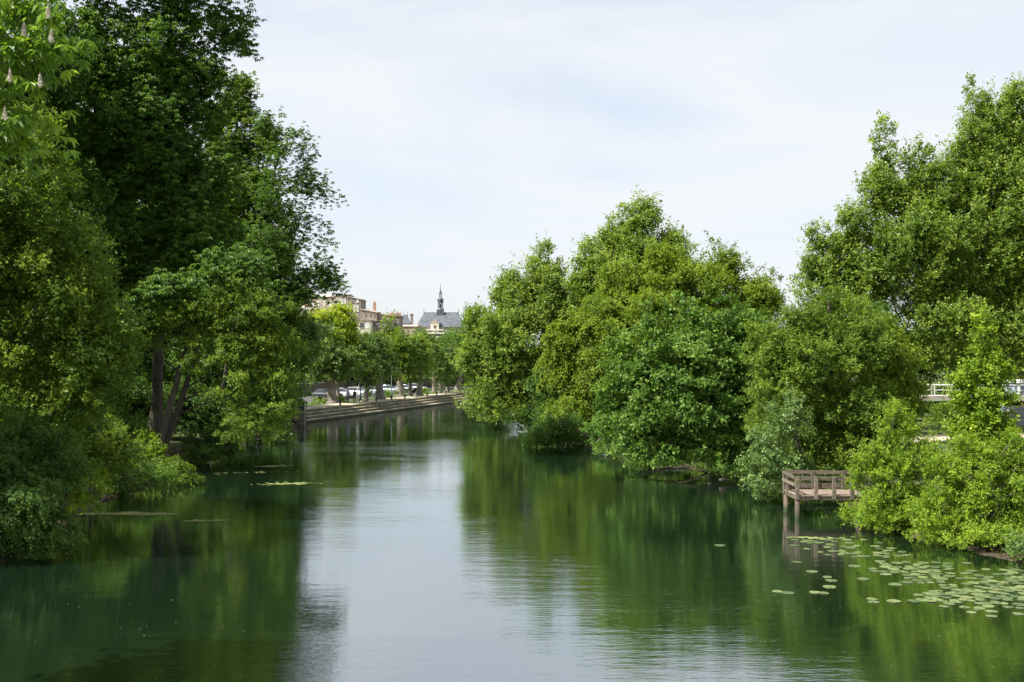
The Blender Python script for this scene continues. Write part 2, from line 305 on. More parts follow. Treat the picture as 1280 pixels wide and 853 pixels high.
# ------------------------------------------------------------------ foliage
def unit(n, rng):
    v = rng.normal(size=(n, 3)); return v/np.linalg.norm(v, axis=1, keepdims=True)
def nrm(v): return v/np.maximum(np.linalg.norm(v, axis=1, keepdims=True), 1e-9)
def leaves_mesh(name, P, A, N, L, W, tint, mat):
    """one folded leaf (a bent quad) per row"""
    A = nrm(A); N = nrm(N-A*np.sum(N*A, 1, keepdims=True)); B = np.cross(A, N)
    L = L[:, None]; W = W[:, None]
    v = np.stack([P, P+A*L*0.45+B*W*0.5+N*L*0.10, P+A*L-N*L*0.12, P+A*L*0.45-B*W*0.5+N*L*0.10], 1).reshape(-1, 3)
    n = len(P); return quads_mesh(name, v, np.arange(n*4).reshape(-1, 4), mat, False, np.repeat(np.clip(tint, 0, 1), 4))
def crown_mesh(lobes, mat, seed, leaf=0.14, dens=1.0, up=0.35, outw=0.7, style='plain', bough=(0.17, 0.30), fill=0.5, shoot=None, floor=None, wrat=0.62, squash=0.7, holes=0.0, bk=1.0):
    """lobes: (centre, (rx, ry, rz)). Boughs in each lobe, leafy shoots in each bough, leaves on each shoot."""
    rng = np.random.default_rng(seed); Ps = []; As = []; Ns = []; Ls = []; Ts = []; boughs = []
    C0 = np.mean([np.array(c) for c, r in lobes], 0)
    for c, r in lobes:
        c = np.array(c); r = np.array(r)*0.88; rm = float(np.mean(r)); br = np.minimum(max(0.26, c[1]*0.0078*bk)*rng.uniform(0.6, 1.5, 400), rm*0.5)
        area = 4*math.pi*rm*rm; nb = int(max(5, area/(math.pi*np.mean(br)**2)*0.95*dens**0.3)); br = np.resize(br, nb)
        u = unit(nb, rng); ph = rng.uniform(0, 6.3, 6)
        wob = 0.97+0.17*np.sin(3.1*u[:, 0]+ph[0])*np.sin(3.7*u[:, 2]+ph[1])+0.13*np.sin(7*u[:, 1]+ph[2])*np.sin(6*u[:, 2]+ph[3])+rng.normal(0, 0.07, nb)
        rad = 1-fill*rng.random(nb)**1.8
        bc = c+u*r*(rad*wob)[:, None]
        keep = np.ones(nb, bool)
        if holes > 0: keep &= rng.random(nb) > holes
        if floor is not None: keep &= bc[:, 2] > floor+0.1
        bc, u, br = bc[keep], u[keep], br[keep]; nb = len(bc)
        boughs.append((bc, br))
        sl = shoot or max(float(np.mean(br))*1.15, leaf*3.0); per = 12
        nsh = np.maximum(2, (dens*4*math.pi*br**2*0.75/(per*leaf*leaf*0.31)*0.62)).astype(int)
        idx = np.repeat(np.arange(nb), nsh); ns = len(idx); us = unit(ns, rng); outd = nrm(u[idx]/r)
        us = nrm(us+outd*0.35+np.array([0, 0, 0.18]))
        o = bc[idx]+us*br[idx][:, None]*(rng.random(ns)**0.45)[:, None]*np.array([1, 1, squash])
        d = nrm(us*0.55+outd*outw+np.array([0, 0, up])+rng.normal(0, 0.32, (ns, 3)))
        slen = sl*(0.5+1.2*rng.random(ns)**2)*np.where((rng.random(ns) < .1) & (style == 'up'), 1.9, 1.0); st = rng.normal(0.42, 0.13, ns)+np.repeat(rng.normal(0, 0.15, nb), nsh)
        if style == 'palm':              # umbrellas of drooping leaflets
            k = 6; ii = np.repeat(np.arange(ns), k*3); q = len(ii); g = np.arange(q)//k
            rr = np.random.default_rng(seed+5); gu = rr.normal(0, 0.30, (q//k+1, 3))[g]
            ang = np.tile(np.arange(k)*6.283/k, q//k)+rr.uniform(0, 6, q//k+1)[g]
            base = o[ii]+d[ii]*(slen[ii]*rr.random(q//k+1)[g])[:, None]+gu*sl*0.45
            hor = np.stack([np.cos(ang), np.sin(ang), -0.75+rr.normal(0, 0.3, q)], 1)+d[ii]*np.array([0.4, 0.4, 0.0])
            A = hor; N = np.tile([0, 0, 1.0], (q, 1))+outd[ii]*0.3+rr.normal(0, 0.15, (q, 3))
            P = base; Lf = leaf*rr.uniform(0.8, 1.3, q); tt = st[ii]+rr.normal(0, 0.08, q)
        else:
            ii = np.repeat(np.arange(ns), per); q = len(ii); tpos = rng.random(q)
            rv = unit(q, rng); dd = d[ii]; side = nrm(rv-dd*np.sum(rv*dd, 1, keepdims=True))
            droop = -0.25 if style != 'droop' else -1.1
            A = side+dd*0.7+np.array([0, 0, droop])*0.5*(1 if style != 'up' else -0.4)
            P = o[ii]+dd*(slen[ii]*tpos)[:, None]+side*(leaf*0.25)
            if style == 'droop': P = P+np.array([0, 0, -1.0])*(slen[ii]*tpos**2*0.9)[:, None]
            N = np.array([0, 0, 0.9])+outd[ii]*0.55+rng.normal(0, 0.45, (q, 3))
            Lf = leaf*(0.6+0.9*rng.random(q)**1.5)*np.repeat(rng.uniform(.85, 1.15, ns), per); tt = st[ii]+rng.normal(0, 0.10, q)+0.22*tpos**2
        if floor is not None:
            k2 = P[:, 2] > floor+0.03+0.25*rng.random(len(P)); P, A, N, Lf, tt = P[k2], A[k2], N[k2], Lf[k2], tt[k2]
        Ps.append(P); As.append(A); Ns.append(N); Ls.append(Lf); Ts.append(tt)
    P = np.concatenate(Ps); L = np.concatenate(Ls)
    me = leaves_mesh('crown', P, np.concatenate(As), np.concatenate(Ns), L, L*(0.36 if style == 'palm' else wrat), np.concatenate(Ts), mat)
    global NLEAF; NLEAF += len(P)
    return me, np.concatenate([b for b, _ in boughs])
NLEAF = 0
def trunk_mesh(mb, base, top, r0, r1, bough_pts, rng, nlimb=7, twigs=60, bend=0.4, start=0.35, twig_r=0.03, rise=0.6, lw=0.5):
    base = Vector(base); top = Vector(top); n = 9; pts = []; rad = []
    ax = Vector((rng.uniform(-1, 1), rng.uniform(-1, 1), 0))*bend
    for i in range(n):
        k = i/(n-1); p_ = base.lerp(top, k)+ax*math.sin(k*math.pi)+Vector((rng.uniform(-1, 1), rng.uniform(-1, 1), 0))*r0*0.3*(0 < i < n-1)
        pts.append(p_); rad.append(r0*(1-k)+r1*k+(0.45*r0 if i == 0 else 0))
    mb.tube([pts[0]-Vector((0, 0, 0.4))]+pts, [rad[0]*1.15]+rad, 9)
    nodes = []
    B = np.array(bough_pts); order = rng.permutation(len(B))
    def pt(k):
        f = k*(n-1); i = min(int(f), n-2); return pts[i].lerp(pts[i+1], f-i), rad[i]*(1-f+i)+rad[i+1]*(f-i)
    for j in range(min(nlimb, len(B))):
        k = start+(0.97-start)*(j+rng.random()*0.7)/nlimb; s, rr = pt(min(k, 0.98))
        cand = B[order[j::nlimb]]; hd = np.hypot(cand[:, 0]-s.x, cand[:, 1]-s.y); d = np.abs(cand[:, 2]-(s.z+.3+rise*hd)); tgt = Vector(cand[np.argmin(d)])
        mid = s.lerp(tgt, 0.5)+Vector((0, 0, 0.12*(tgt-s).length)); q = [s]
        for a in (0.25, 0.5, 0.75, 0.95):
            q.append((s*(1-a)**2+mid*2*a*(1-a)+tgt*a*a)+Vector(rng.uniform(-.12, .12, 3)))
        rl = [rr*lw*(1-0.8*x) for x in (0, .25, .5, .75, .95)]
        mb.tube(q, rl, 6, False); nodes += list(zip(q[1:], rl[1:]))
    nodes += [(pts[i], rad[i]) for i in range(3, n)]
    NP = np.array([list(a) for a, _ in nodes])
    for j in order[:twigs]:
        tgt = Vector(B[j]); i = int(np.argmin(np.linalg.norm(NP-B[j], axis=1)+np.maximum(0, NP[:, 2]-B[j][2])*0.7)); s, rr = nodes[i]
        if (tgt-s).length < 0.3 or (tgt-s).length > 3.2: continue
        m1 = s.lerp(tgt, 0.5)+Vector(rng.uniform(-.15, .15, 3)); r_ = min(rr*0.5, twig_r+0.008*(tgt-s).length)
        mb.tube([s, m1, tgt], [r_, r_*0.6, r_*0.22], 4, False)

def tree(name, label, cat, lobes, mat, base, seed, D=None, r0=0.3, r1=0.08, top=None, bark='bark', group=None, nlimb=7, twigs=60, start=0.35, bend=0.4, stems=1, spread=0.0, twig_r=0.03, lump=5, hang=0.5, rise=0.6, lw=0.5, **kw):
    """lobes in photo pixels at a distance: (px, py, rx, ry[, D[, depth radius in m]])"""
    L = []
    for l in lobes:
        d = l[4] if len(l) > 4 else D; c = at(l[0], l[1], d); rx = l[2]*d/F; rz = l[3]*d/F; ry = l[5] if len(l) > 5 else min(rx, rz)*1.0
        L.append((tuple(c), (rx, ry, rz)))
    rg = np.random.default_rng(seed+500); L2 = []
    for c, r in L:                       # every mass is broken up into smaller side masses
        r = np.array(r); c = np.array(c)
        if min(r) < 1.1 or lump == 0: L2.append((tuple(c), tuple(r))); continue
        L2.append((tuple(c), tuple(r*0.86)))
        for u in unit(lump, rg):
            k = rg.uniform(0.36, 0.55); u[2] = u[2]*0.8+0.12; L2.append((tuple(c+u*r*(1.02-k*0.75)), tuple(r*k*np.array([1, 1, 0.8]))))
    L = L2
    base = Vector((base[0], base[1], max(gz(base[0], base[1]), -0.3)))
    root = empty(name, base, label, cat, group)
    flo = 0.0 if 'shrub' in name or 'bush' in name else hang
    me, bp_ = crown_mesh(L, LM[mat], seed, floor=flo, **kw)
    link('crown' if 'shrub' not in name and 'bush' not in name else 'foliage', me, root)
    rng = np.random.default_rng(seed+99); mb = MB(); topz = max(l[0][2]+l[1][2]*0.6 for l in L)
    hi = max(L, key=lambda l: l[0][2]+l[1][2]); tp = Vector(top) if top is not None else Vector((hi[0][0], hi[0][1], min(topz, hi[0][2])))
    for s in range(stems):
        off = Vector((rng.uniform(-spread, spread), rng.uniform(-spread, spread), 0)) if stems > 1 else Vector()
        tt = tp if stems == 1 else Vector(L[s % len(L)][0])+Vector((0, 0, L[s % len(L)][1][2]*0.4))
        sub = bp_ if stems == 1 else bp_[s::stems]
        trunk_mesh(mb, base+off*0.5, tt, r0, r1, sub, rng, nlimb, twigs//stems, bend, start, twig_r, rise, lw)
    mb.build('trunk' if stems == 1 and r0 > 0.06 else 'stems', M[bark], root, smooth=True)
    return root

# ------------------------------------------------------------------ quay
def ql(y, off):                          # point `off` metres inland from the quay's water edge at y
    a = Vector((float(XL(y-2)), y-2)); b = Vector((float(XL(y+2)), y+2)); t_ = (b-a).normalized()
    p_ = Vector((float(XL(y)), y))+Vector((-t_.y, t_.x))*off; return p_
QY = [109.0, 115, 122, 130, 138, 146, 154, 162, 168, 176, 184, 192, 200, 208, 216]
def strip(name, a, b, z0, z1, m, parent=None, ys=QY):
    mb = MB(); vs = []; fs = []
    for y in ys:
        p0 = ql(y, a); p1 = ql(y, b); vs += [(p0.x, p0.y, z0), (p0.x, p0.y, z1), (p1.x, p1.y, z1), (p1.x, p1.y, z0)]
    for i in range(len(ys)-1):
        k = i*4
        for j in range(4): fs.append((k+j, k+(j+1) % 4, k+4+(j+1) % 4, k+4+j))
    fs += [(3, 2, 1, 0), tuple(len(vs)-4+j for j in range(4))]
    mb.add(vs, fs); return mb.build(name, m, parent)
p0 = ql(109, 0)
quay = empty('stepped_quay', (p0.x, p0.y, 0), 'long stepped stone quay with mossy treads and painted sunlit patches running along the far left waterside', 'quay')
offs = [0, 0.75, 1.4, 2.05, 3.05]; tops = [0.30, 0.62, 0.93, 1.26]
for i in range(4):
    strip('step', offs[i]-(0.001 if i else 0), offs[i+1]+0.02*(i < 3), -1.2, tops[i]-0.06, M['stone_dark'], quay)
    strip('tread' if i < 3 else 'coping', offs[i]-0.05, offs[i+1]-(0.06 if i < 3 else 0), tops[i]-0.055, tops[i], M['stone_top'], quay)
tag(strip('quay_path', 3.06, 5.7, 1.0, 1.262, M['gravel']), kind='structure')
tag(strip('car_park', 9.5, 21, 1.0, 1.255, M['asphalt']), kind='structure')
wl = empty('retaining_wall', (ql(112, 22).x, 112, 1.2), 'dark low stone wall behind the parked cars under the plane trees', 'wall')
strip('wall_face', 22, 22.5, 0.8, 3.1, M['stone_dark'], wl); strip('wall_cap', 21.9, 22.6, 3.105, 3.25, M['stone'], wl)
# stone pier and green box at the quay's near end
pc = at(377, 530, 108.2)
pr = empty('stone_pier', (pc.x, pc.y, -0.5), 'square stone pier at the near end of the stepped quay', 'pier')
MB().box(pc.x-.45, pc.x+.42, pc.y-.45, pc.y+.45, -1, 1.33).build('pier_block', M['stone'], pr)
MB().box(pc.x-.52, pc.x+.49, pc.y-.52, pc.y+.52, 1.335, 1.45).build('pier_cap', M['concrete'], pr)
gb = empty('utility_box', (pc.x, pc.y, 1.45), 'dark green metal box standing on the stone pier at the quay end', 'utility box')
MB().box(pc.x-.34, pc.x+.3, pc.y-.3, pc.y+.3, 1.452, 2.45).build('cabinet', M['green_metal'], gb)
MB().box(pc.x-.38, pc.x+.34, pc.y-.34, pc.y+.34, 2.453, 2.55).build('lid', M['dark_metal'], gb)
tp = MB().tube([(pc.x+.6, pc.y-.5, -0.8), (pc.x+.6, pc.y-.5, 2.4)], 0.05, 8).build('mooring_post', M['wood'], smooth=True)
tag(tp, 'thin pale upright post at the waterside corner of the quay end', 'post')

# bollards along the quay edge
BOL = [(425, 510), (449, 507), (470.5, 504.5), (489.5, 502.5), (506, 501), (521, 499), (534, 497.5), (546, 496.5), (557.5, 495.5)]
bp0 = None
blab = ['short dark bollard on the quay edge nearest the stone pier', 'short dark bollard on the quay edge just past the dark-clothed walker', 'third dark bollard from the stone pier on the quay edge', 'fourth dark bollard from the stone pier on the quay edge', 'fifth dark bollard from the stone pier, below the thick fourth plane trunk', 'sixth dark bollard from the stone pier on the quay edge', 'seventh dark bollard from the stone pier on the quay edge', 'eighth dark bollard from the stone pier on the quay edge', 'last dark bollard in sight at the far end of the quay edge']
def line_hit(px, off):                   # y at which the quay line (offset off) stands in direction px
    ys = np.linspace(110, 214, 900); best = min(ys, key=lambda y: abs(ql(y, off).x*F/ql(y, off).y+640-px)); return best
for k, (px, py) in enumerate(BOL):
    y = line_hit(px, 2.75); q = ql(y, 2.75)
    if bp0 is None:
        bp0 = empty('bollard', (q.x, q.y, 1.262), blab[0], 'bollard', 'bollards along the quay edge')
        MB().tube([(0, 0, 0), (0, 0, .06), (0, 0, .07), (0, 0, .42)], [.17, .17, .11, .11], 10).build('post', M['dark_metal'], bp0, False, True)
        MB().tube([(0, 0, .422), (0, 0, .47), (0, 0, .56), (0, 0, .6)], [.13, .17, .15, .06], 10).build('cap', M['dark_metal'], bp0, False, True)
    else:
        c = bp0.copy(); COL.objects.link(c); c.location = (q.x, q.y, 1.262); c['label'] = blab[k]
        for ch in bp0.children:
            d = ch.copy(); COL.objects.link(d); d.parent = c

# lamp posts and a leaning pole on the quay
def lamp(px, off, h, label):
    y = line_hit(px, off); q = ql(y, off); r = empty('street_lamp', (q.x, q.y, 1.25), label, 'street lamp', 'street lamps on the quay')
    MB().tube([(0, 0, 0), (0, 0, .5), (0, 0, .55), (0, 0, h)], [.15, .13, .085, .055], 10).build('post', M['green_metal'], r, False, True)
    MB().tube([(0, 0, h), (0, 0, h+.1), (0, 0, h+.5), (0, 0, h+.52), (0, 0, h+.75)], [.1, .14, .24, .28, .05], 8).build('lantern', M['grey_metal'], r, False)
lamp(489.5, 6.2, 4.4, 'thick dark green street lamp before the shade-toned car on the quay')
lamp(450.5, 6.4, 4.0, 'thin dark street lamp behind the walker on the quay')
y = line_hit(443, 6.2); q = ql(y, 6.2)
tag(MB().tube([(q.x, q.y, 1.0), (q.x+.75, q.y, 4.1)], [.06, .05], 8).build('leaning_pole', M['white_metal'], smooth=True), 'white pole leaning to the right beside the second plane tree', 'pole')

# ------------------------------------------------------------------ cars
def make_car(mat, label):
    r = empty('parked_car', (0, 0, 0), label, 'car', 'cars parked behind the quay trees')
    def loft(secs, name, m, par, smooth=True):
        mb = MB(); n = len(secs[0]); vs = [v for s in secs for v in s]
        fs = [(i*n+j, i*n+(j+1) % n, (i+1)*n+(j+1) % n, (i+1)*n+j) for i in range(len(secs)-1) for j in range(n)]
        fs += [tuple(range(n))[::-1], tuple((len(secs)-1)*n+j for j in range(n))]
        mb.add(vs, fs); o = mb.build(name, m, par, False, False); b = o.modifiers.new('bevel', 'BEVEL'); b.width = 0.05; b.segments = 2; b.limit_method = 'ANGLE'; return o
    prof = [(-2.1, .55, .78), (-2.0, .3, .9), (-1.2, .26, .95), (.6, .26, 1.0), (1.7, .28, 1.0), (2.05, .35, .95), (2.12, .5, .85)]
    secs = []
    for x, z0, z1 in prof:
        wd = .86 if abs(x) < 1.9 else .76
        secs.append([(x, -wd*.93, z0), (x, -wd, z0+.15), (x, -wd, z1-.18), (x, -wd*.9, z1), (x, wd*.9, z1), (x, wd, z1-.18), (x, wd, z0+.15), (x, wd*.93, z0)])
    body = loft(secs, 'body', mat, r)
    cab = [(-1.1, .93, .78, .93), (-.35, .93, .66, 1.44), (.3, .95, .66, 1.49), (1.35, .96, .64, 1.42), (1.95, .96, .74, .98)]
    loft([[(x, -.78, z0), (x, -wd, z1), (x, wd, z1), (x, .78, z0)] for x, z0, wd, z1 in cab], 'windows', M['glass'], r)
    loft([[(x, -.62, z), (x, -.6, z+.05), (x, .6, z+.05), (x, .62, z)] for x, z in ((-.38, 1.44), (.3, 1.5), (1.3, 1.44))], 'roof', mat, r)
    for sx in (-1.35, 1.35):
        for sy in (-1, 1):
            wv = MB().tube([(sx, sy*.66, .32), (sx, sy*.87, .32)], .32, 16).build('wheel', M['rubber'], r, False)
            MB().tube([(sx, sy*.872, .32), (sx, sy*.885, .32)], .19, 12).build('rim', M['grey_metal'], wv, False)
    for sy in (-1, 1):
        MB().box(-2.12, -1.97, sy*.62-.14, sy*.62+.14, .6, .74).build('headlight', M['white_metal'], r, False)
    MB().box(-2.125, -2.05, -.45, .45, .36, .5).build('grille', M['rubber'], r, False)
    return r
cars = [(427, 'paint_white', 'white parked car seen between the first and second plane trunks'), (446.5, 'paint_white', 'white parked car behind the thin lamp and the dark-clothed walker'),
        (464.5, 'paint_silver', 'silver parked car between the second and third plane trunks'), (486, 'paint_silver', 'white car toned silver for shade behind the thick dark green lamp'),  # second car here is white, its paint greyed in place of shade
        (409, 'paint_dark', 'dark parked car mostly hidden left of the first plane trunk'), (506, 'paint_dark', 'dark parked car in the shade past the fourth plane trunk'), (519, 'paint_white', 'white parked car farthest along the quay between thin plane trunks')]
for k, (px, mt, lb) in enumerate(cars):
    y = line_hit(px, 12.5); q = ql(y, 12.5); c = make_car(M[mt], lb); c.location = (q.x, q.y, 1.257)
    q2 = ql(y, 11.5); c.rotation_euler = (0, 0, math.atan2(-(q2.y-q.y), -(q2.x-q.x))+R([4, -3, 2, 0, 5, -4, 3][k]))

# ------------------------------------------------------------------ people on the quay
def person(px, off, heading, top, legs, label, phase):
    y = line_hit(px, off); q = ql(y, off)
    J = [(0, 0, .94), (0, 0, 1.15), (0, .01, 1.38), (0, .01, 1.5), (0, .03, 1.58), (0, .03, 1.68),
         (.09, 0, .9), (.1, .16*phase, .5), (.1, .1*phase, .07), (.1, .1*phase+.15, .04), (-.09, 0, .9), (-.1, -.05*phase, .5), (-.1, -.26*phase, .09), (-.1, -.26*phase+.15, .04),
         (.17, 0, 1.4), (.22, -.08*phase, 1.13), (.22, .06, .9), (.22, .1, .8), (-.17, 0, 1.4), (-.22, .1*phase, 1.13), (-.22, .2, .93), (-.22, .25, .83)]
    E = [(0,1),(1,2),(2,3),(3,4),(4,5),(0,6),(6,7),(7,8),(8,9),(0,10),(10,11),(11,12),(12,13),(2,14),(14,15),(15,16),(16,17),(2,18),(18,19),(19,20),(20,21)]
    rd = [.15,.14,.15,.06,.09,.085,.1,.065,.045,.04,.1,.065,.045,.04,.065,.047,.034,.035,.065,.047,.034,.035]
    me = bpy.data.meshes.new('person'); me.from_pydata(J, E, []); o = bpy.data.objects.new('person', me); COL.objects.link(o)
    o.modifiers.new('skin', 'SKIN'); bm = bmesh.new(); bm.from_mesh(me); ly = bm.verts.layers.skin.verify(); bm.verts.ensure_lookup_table()
    for i, v in enumerate(bm.verts): v[ly].radius = (rd[i], rd[i]*(.8 if i < 3 else 1)); v[ly].use_root = (i == 0)
    bm.to_mesh(me); bm.free(); sd = o.modifiers.new('sub', 'SUBSURF'); sd.levels = sd.render_levels = 1
    dg = bpy.context.evaluated_depsgraph_get(); dg.update(); me2 = bpy.data.meshes.new_from_object(o.evaluated_get(dg)); o.modifiers.clear(); o.data = me2
    me2.materials.clear(); [me2.materials.append(M[k]) for k in (top, legs, 'skin', 'rubber')]
    for f in me2.polygons:
        z = f.center.z; f.material_index = 3 if z < .1 else 1 if z < .93 and abs(f.center.x) < .2 else 2 if z > 1.49 or z < .93 else 0
        f.use_smooth = True
    o.location = (q.x, q.y, 1.263); o.rotation_euler = (0, 0, heading); tag(o, label, 'person')
    MB().tube([(0, .0, 1.56), (0, -.015, 1.64), (0, .0, 1.72), (0, .01, 1.765)], [.085, .105, .09, .03], 10).build('hair', M['hair'], o, False, True)
person(443.3, 4.2, R(165), 'cloth_black', 'cloth_black', 'person in all dark clothes walking along the quay path', 1)
person(435, 4.9, R(-15), 'cloth_lilac', 'cloth_blue', 'person in a pale lilac top and blue trousers on the quay path', -1)

# ------------------------------------------------------------------ buildings on the hill
def house(label, px0, px1, ytop, D, wm, rm, wins, rise=1.4, depth=11, slope=0.0, rot=0.0, chim=(), wall2=None, cat='house', ov=0.25):
    a = at(px0, ytop, D); b = at(px1, ytop-slope, D); cx = (a.x+b.x)/2; W = b.x-a.x; g = gz(cx, D+depth/2)-1.5
    r = empty('town_house', (cx, D, g), label, cat, 'houses on the hill above the quay', rz=rot); Hl = a.z-g; Hr = b.z-g
    x0, x1 = -W/2, W/2
    MB().add([(x0, 0, 0), (x1, 0, 0), (x1, depth, 0), (x0, depth, 0), (x0, 0, Hl), (x1, 0, Hr), (x1, depth, Hr), (x0, depth, Hl)],
             [(3, 2, 1, 0), (0, 1, 5, 4), (1, 2, 6, 5), (2, 3, 7, 6), (3, 0, 4, 7), (4, 5, 6, 7)]).build('wall', M[wm], r, False)
    o_ = ov; f = MB(); y0, y1, ym = -o_, depth+o_, depth/2
    f.add([(x0-o_, y0, Hl+.003), (x1+o_, y0, Hr+.003), (x1+o_, ym, Hr+rise), (x0-o_, ym, Hl+rise), (x1+o_, y1, Hr), (x0-o_, y1, Hl),
           (x0-o_, y0, Hl-.17), (x1+o_, y0, Hr-.17), (x1+o_, y1, Hr-.17), (x0-o_, y1, Hl-.17)],
          [(0, 1, 2, 3), (3, 2, 4, 5), (6, 7, 1, 0), (8, 9, 5, 4), (7, 8, 4, 2, 1), (9, 6, 0, 3, 5), (9, 8, 7, 6)])
    rf = f.build('roof', M[rm], r, False)
    for cxp, ch, cw in chim:
        c = (cxp-(px0+px1)/2)*D/F; MB().box(c-cw/2, c+cw/2, depth*.4, depth*.4+.9, min(Hl, Hr)-1, max(Hl, Hr)+rise+ch).build('chimney', M['wall_brick'], rf, False)
        MB().tube([(c, depth*.4+.45, max(Hl, Hr)+rise+ch), (c, depth*.4+.45, max(Hl, Hr)+rise+ch+.5)], .16, 8).build('chimney_pot', M['tile'], rf, False)
    for wx, wy, ww, wh, kind in wins:
        c = at(wx, wy, D); x = c.x-cx; z = c.z-g; hw = ww*D/F/2; hh = wh*D/F/2
        fr_ = MB(); t_ = .14
        fr_.box(x-hw-t_, x-hw, -.10, .02, z-hh-t_, z+hh+t_); fr_.box(x+hw, x+hw+t_, -.10, .02, z-hh-t_, z+hh+t_); fr_.box(x-hw, x+hw, -.10, .02, z+hh, z+hh+t_); fr_.box(x-hw, x+hw, -.13, .02, z-hh-t_, z-hh)
        w_ = fr_.build('window', M['wall_cream'] if kind != 's' else M['shutter'], r, False)
        MB().box(x-hw, x+hw, -.035, -.005, z-hh, z+hh).build('pane', M['shutter'] if kind == 's' else M['glass'], w_, False)
    return r
house('orange brick house with a dark arched window, highest on the left of the hill', 360, 384.5, 368, 330, 'wall_brick', 'tile', [(378, 375.5, 1.6, 4.2, 'g')], 0.6, slope=0)
house('square brick attic block with dark openings on top of the hill row', 367, 386, 359.8, 336, 'wall_stone', 'tile_pale', [(378.6, 363.4, 2.2, 5.5, 'g'), (383, 363.4, 2.4, 5.5, 'g')], 0.15, depth=6)
house('low pale house with sloping tile roof below the orange brick house', 350, 386, 382.5, 312, 'wall_cream', 'tile_pale', [(382, 384, 1, 1.2, 'g'), (379.5, 386.5, 1.5, 3, 's'), (386-2, 387, 1.5, 3, 's')], 1.2, slope=-5)
house('pale stone house half hidden behind the overhanging branch', 386, 420, 371, 325, 'wall_cream', 'tile_pale', [(391, 380, 1.8, 5, 's'), (398, 380, 1.8, 5, 's'), (406, 380, 1.8, 5, 's'), (413, 380, 1.8, 5, 's')], 0.9)
house('tall beige house with two rows of white shuttered windows', 420, 435, 368.3, 322, 'wall_cream', 'tile_pale', [(428, 371, 1.5, 2.4, 'g'), (431.4, 371, 1.3, 2.4, 'g'), (424.6, 377, 1.2, 5.6, 's'), (428, 377, 1.2, 5.6, 's'), (431.6, 377, 1.2, 5.6, 's'), (427.5, 387, 1.4, 5, 's'), (431.5, 387, 1.2, 5, 's')], 0.4)
house('grey stone house with a pale roof edge sloping down to the right', 435.2, 451, 370.5, 318, 'wall_grey', 'tile_pale', [(443.4, 386, 1.3, 7.5, 's'), (447, 386, 1.3, 7.5, 's'), (447, 376.5, 1.6, 3, 's'), (440, 377, 1.2, 2.8, 'g')], 0.25, slope=-3.6)
house('low stone house with veranda and red chimney beside the grey stone house', 451, 471, 386.5, 316, 'wall_stone', 'tile_pale', [(457, 393, 1.6, 3, 'g'), (463, 393, 1.6, 3, 'g'), (468, 394, 1.4, 3, 'g')], 0.4, slope=-4, chim=((465.5, 1.9, .9),))
house('small pink house with white cornice and dark doorway just above the bright tree', 444, 463, 400.5, 300, 'wall_white', 'tile', [(452.5, 407, 4.6, 6, 'g'), (459.5, 407, 1.4, 6, 's')], 0.15, depth=7)
house('brown stone house stepping down the hill, right of the red chimney', 471, 487, 391.5, 318, 'wall_stone', 'tile', [(475, 398, 1.4, 3, 'g'), (481, 398, 1.4, 3, 'g')], 0.3, slope=-3)
house('shaded stone house with open loggia behind the plane trees', 462, 482, 401, 306, 'wall_grey', 'tile', [(467, 407, 3.6, 4, 'g'), (473.5, 407, 3, 4, 'g')], 0.2)
house('grey house with a row of chimney stacks near the middle of the hill', 484, 499, 395, 330, 'wall_grey', 'tile', [(488, 402, 1.3, 3, 'g'), (494, 402, 1.3, 3, 'g')], 0.3, chim=((487.5, .8, 1.6), (494.5, .9, 1.3), (498, .6, .8)))
house('sandy house with tiled roof below the slate turret', 499, 521, 408, 350, 'wall_sand', 'tile_pale', [(504, 414, 1.2, 2.8, 'g'), (510, 414, 1.2, 2.8, 'g'), (516, 414, 1.2, 2.8, 'g')], 0.7)
# slate turret, lone chimney
c = at(506, 405, 395); g = gz(c.x, c.y)-1
tr = empty('slate_turret', (c.x, c.y, g), 'small steep slate turret roof with two finials, left of the town hall', 'tower')
MB().box(-1.9, 1.9, 0, 3.8, 0, c.z-g).build('wall', M['wall_sand'], tr, False)
zz = c.z-g; rt = MB().add([(-2.2, -.3, zz+.003), (2.2, -.3, zz+.003), (2.2, 4.1, zz+.003), (-2.2, 4.1, zz+.003), (-.85, 1.5, zz+3.6), (.85, 1.5, zz+3.6), (.85, 2.3, zz+3.6), (-.85, 2.3, zz+3.6), (-1.4, .7, zz+1.6), (1.4, .7, zz+1.6), (1.4, 3.1, zz+1.6), (-1.4, 3.1, zz+1.6)],
   [(3, 2, 1, 0), (0, 1, 9, 8), (1, 2, 10, 9), (2, 3, 11, 10), (3, 0, 8, 11), (8, 9, 5, 4), (9, 10, 6, 5), (10, 11, 7, 6), (11, 8, 4, 7), (4, 5, 6, 7)]).build('roof', M['slate'], tr, False)
for x in (-.85, .85): MB().tube([(x, 1.9, zz+3.55), (x, 1.9, zz+3.9), (x, 1.9, zz+4.0), (x, 1.9, zz+5.2)], [.1, .14, .06, .02], 6).build('finial', M['dark_metal'], rt, False)
c = at(514.6, 393.5, 400); g = gz(c.x, c.y)
ch = empty('chimney_stack', (c.x, c.y, g), 'tall lone grey chimney stack between the slate turret and the town hall', 'chimney')
MB().box(-.55, .55, 0, .9, 0, c.z-g).build('stack', M['wall_grey'], ch, False); MB().box(-.7, .7, -.15, 1.05, c.z-g+.002, c.z-g+.3).build('cap', M['stone'], ch, False)
MB().box(-3.2, 3.2, .95, 7, 0, c.z-g-4).build('wall', M['wall_sand'], ch, False)
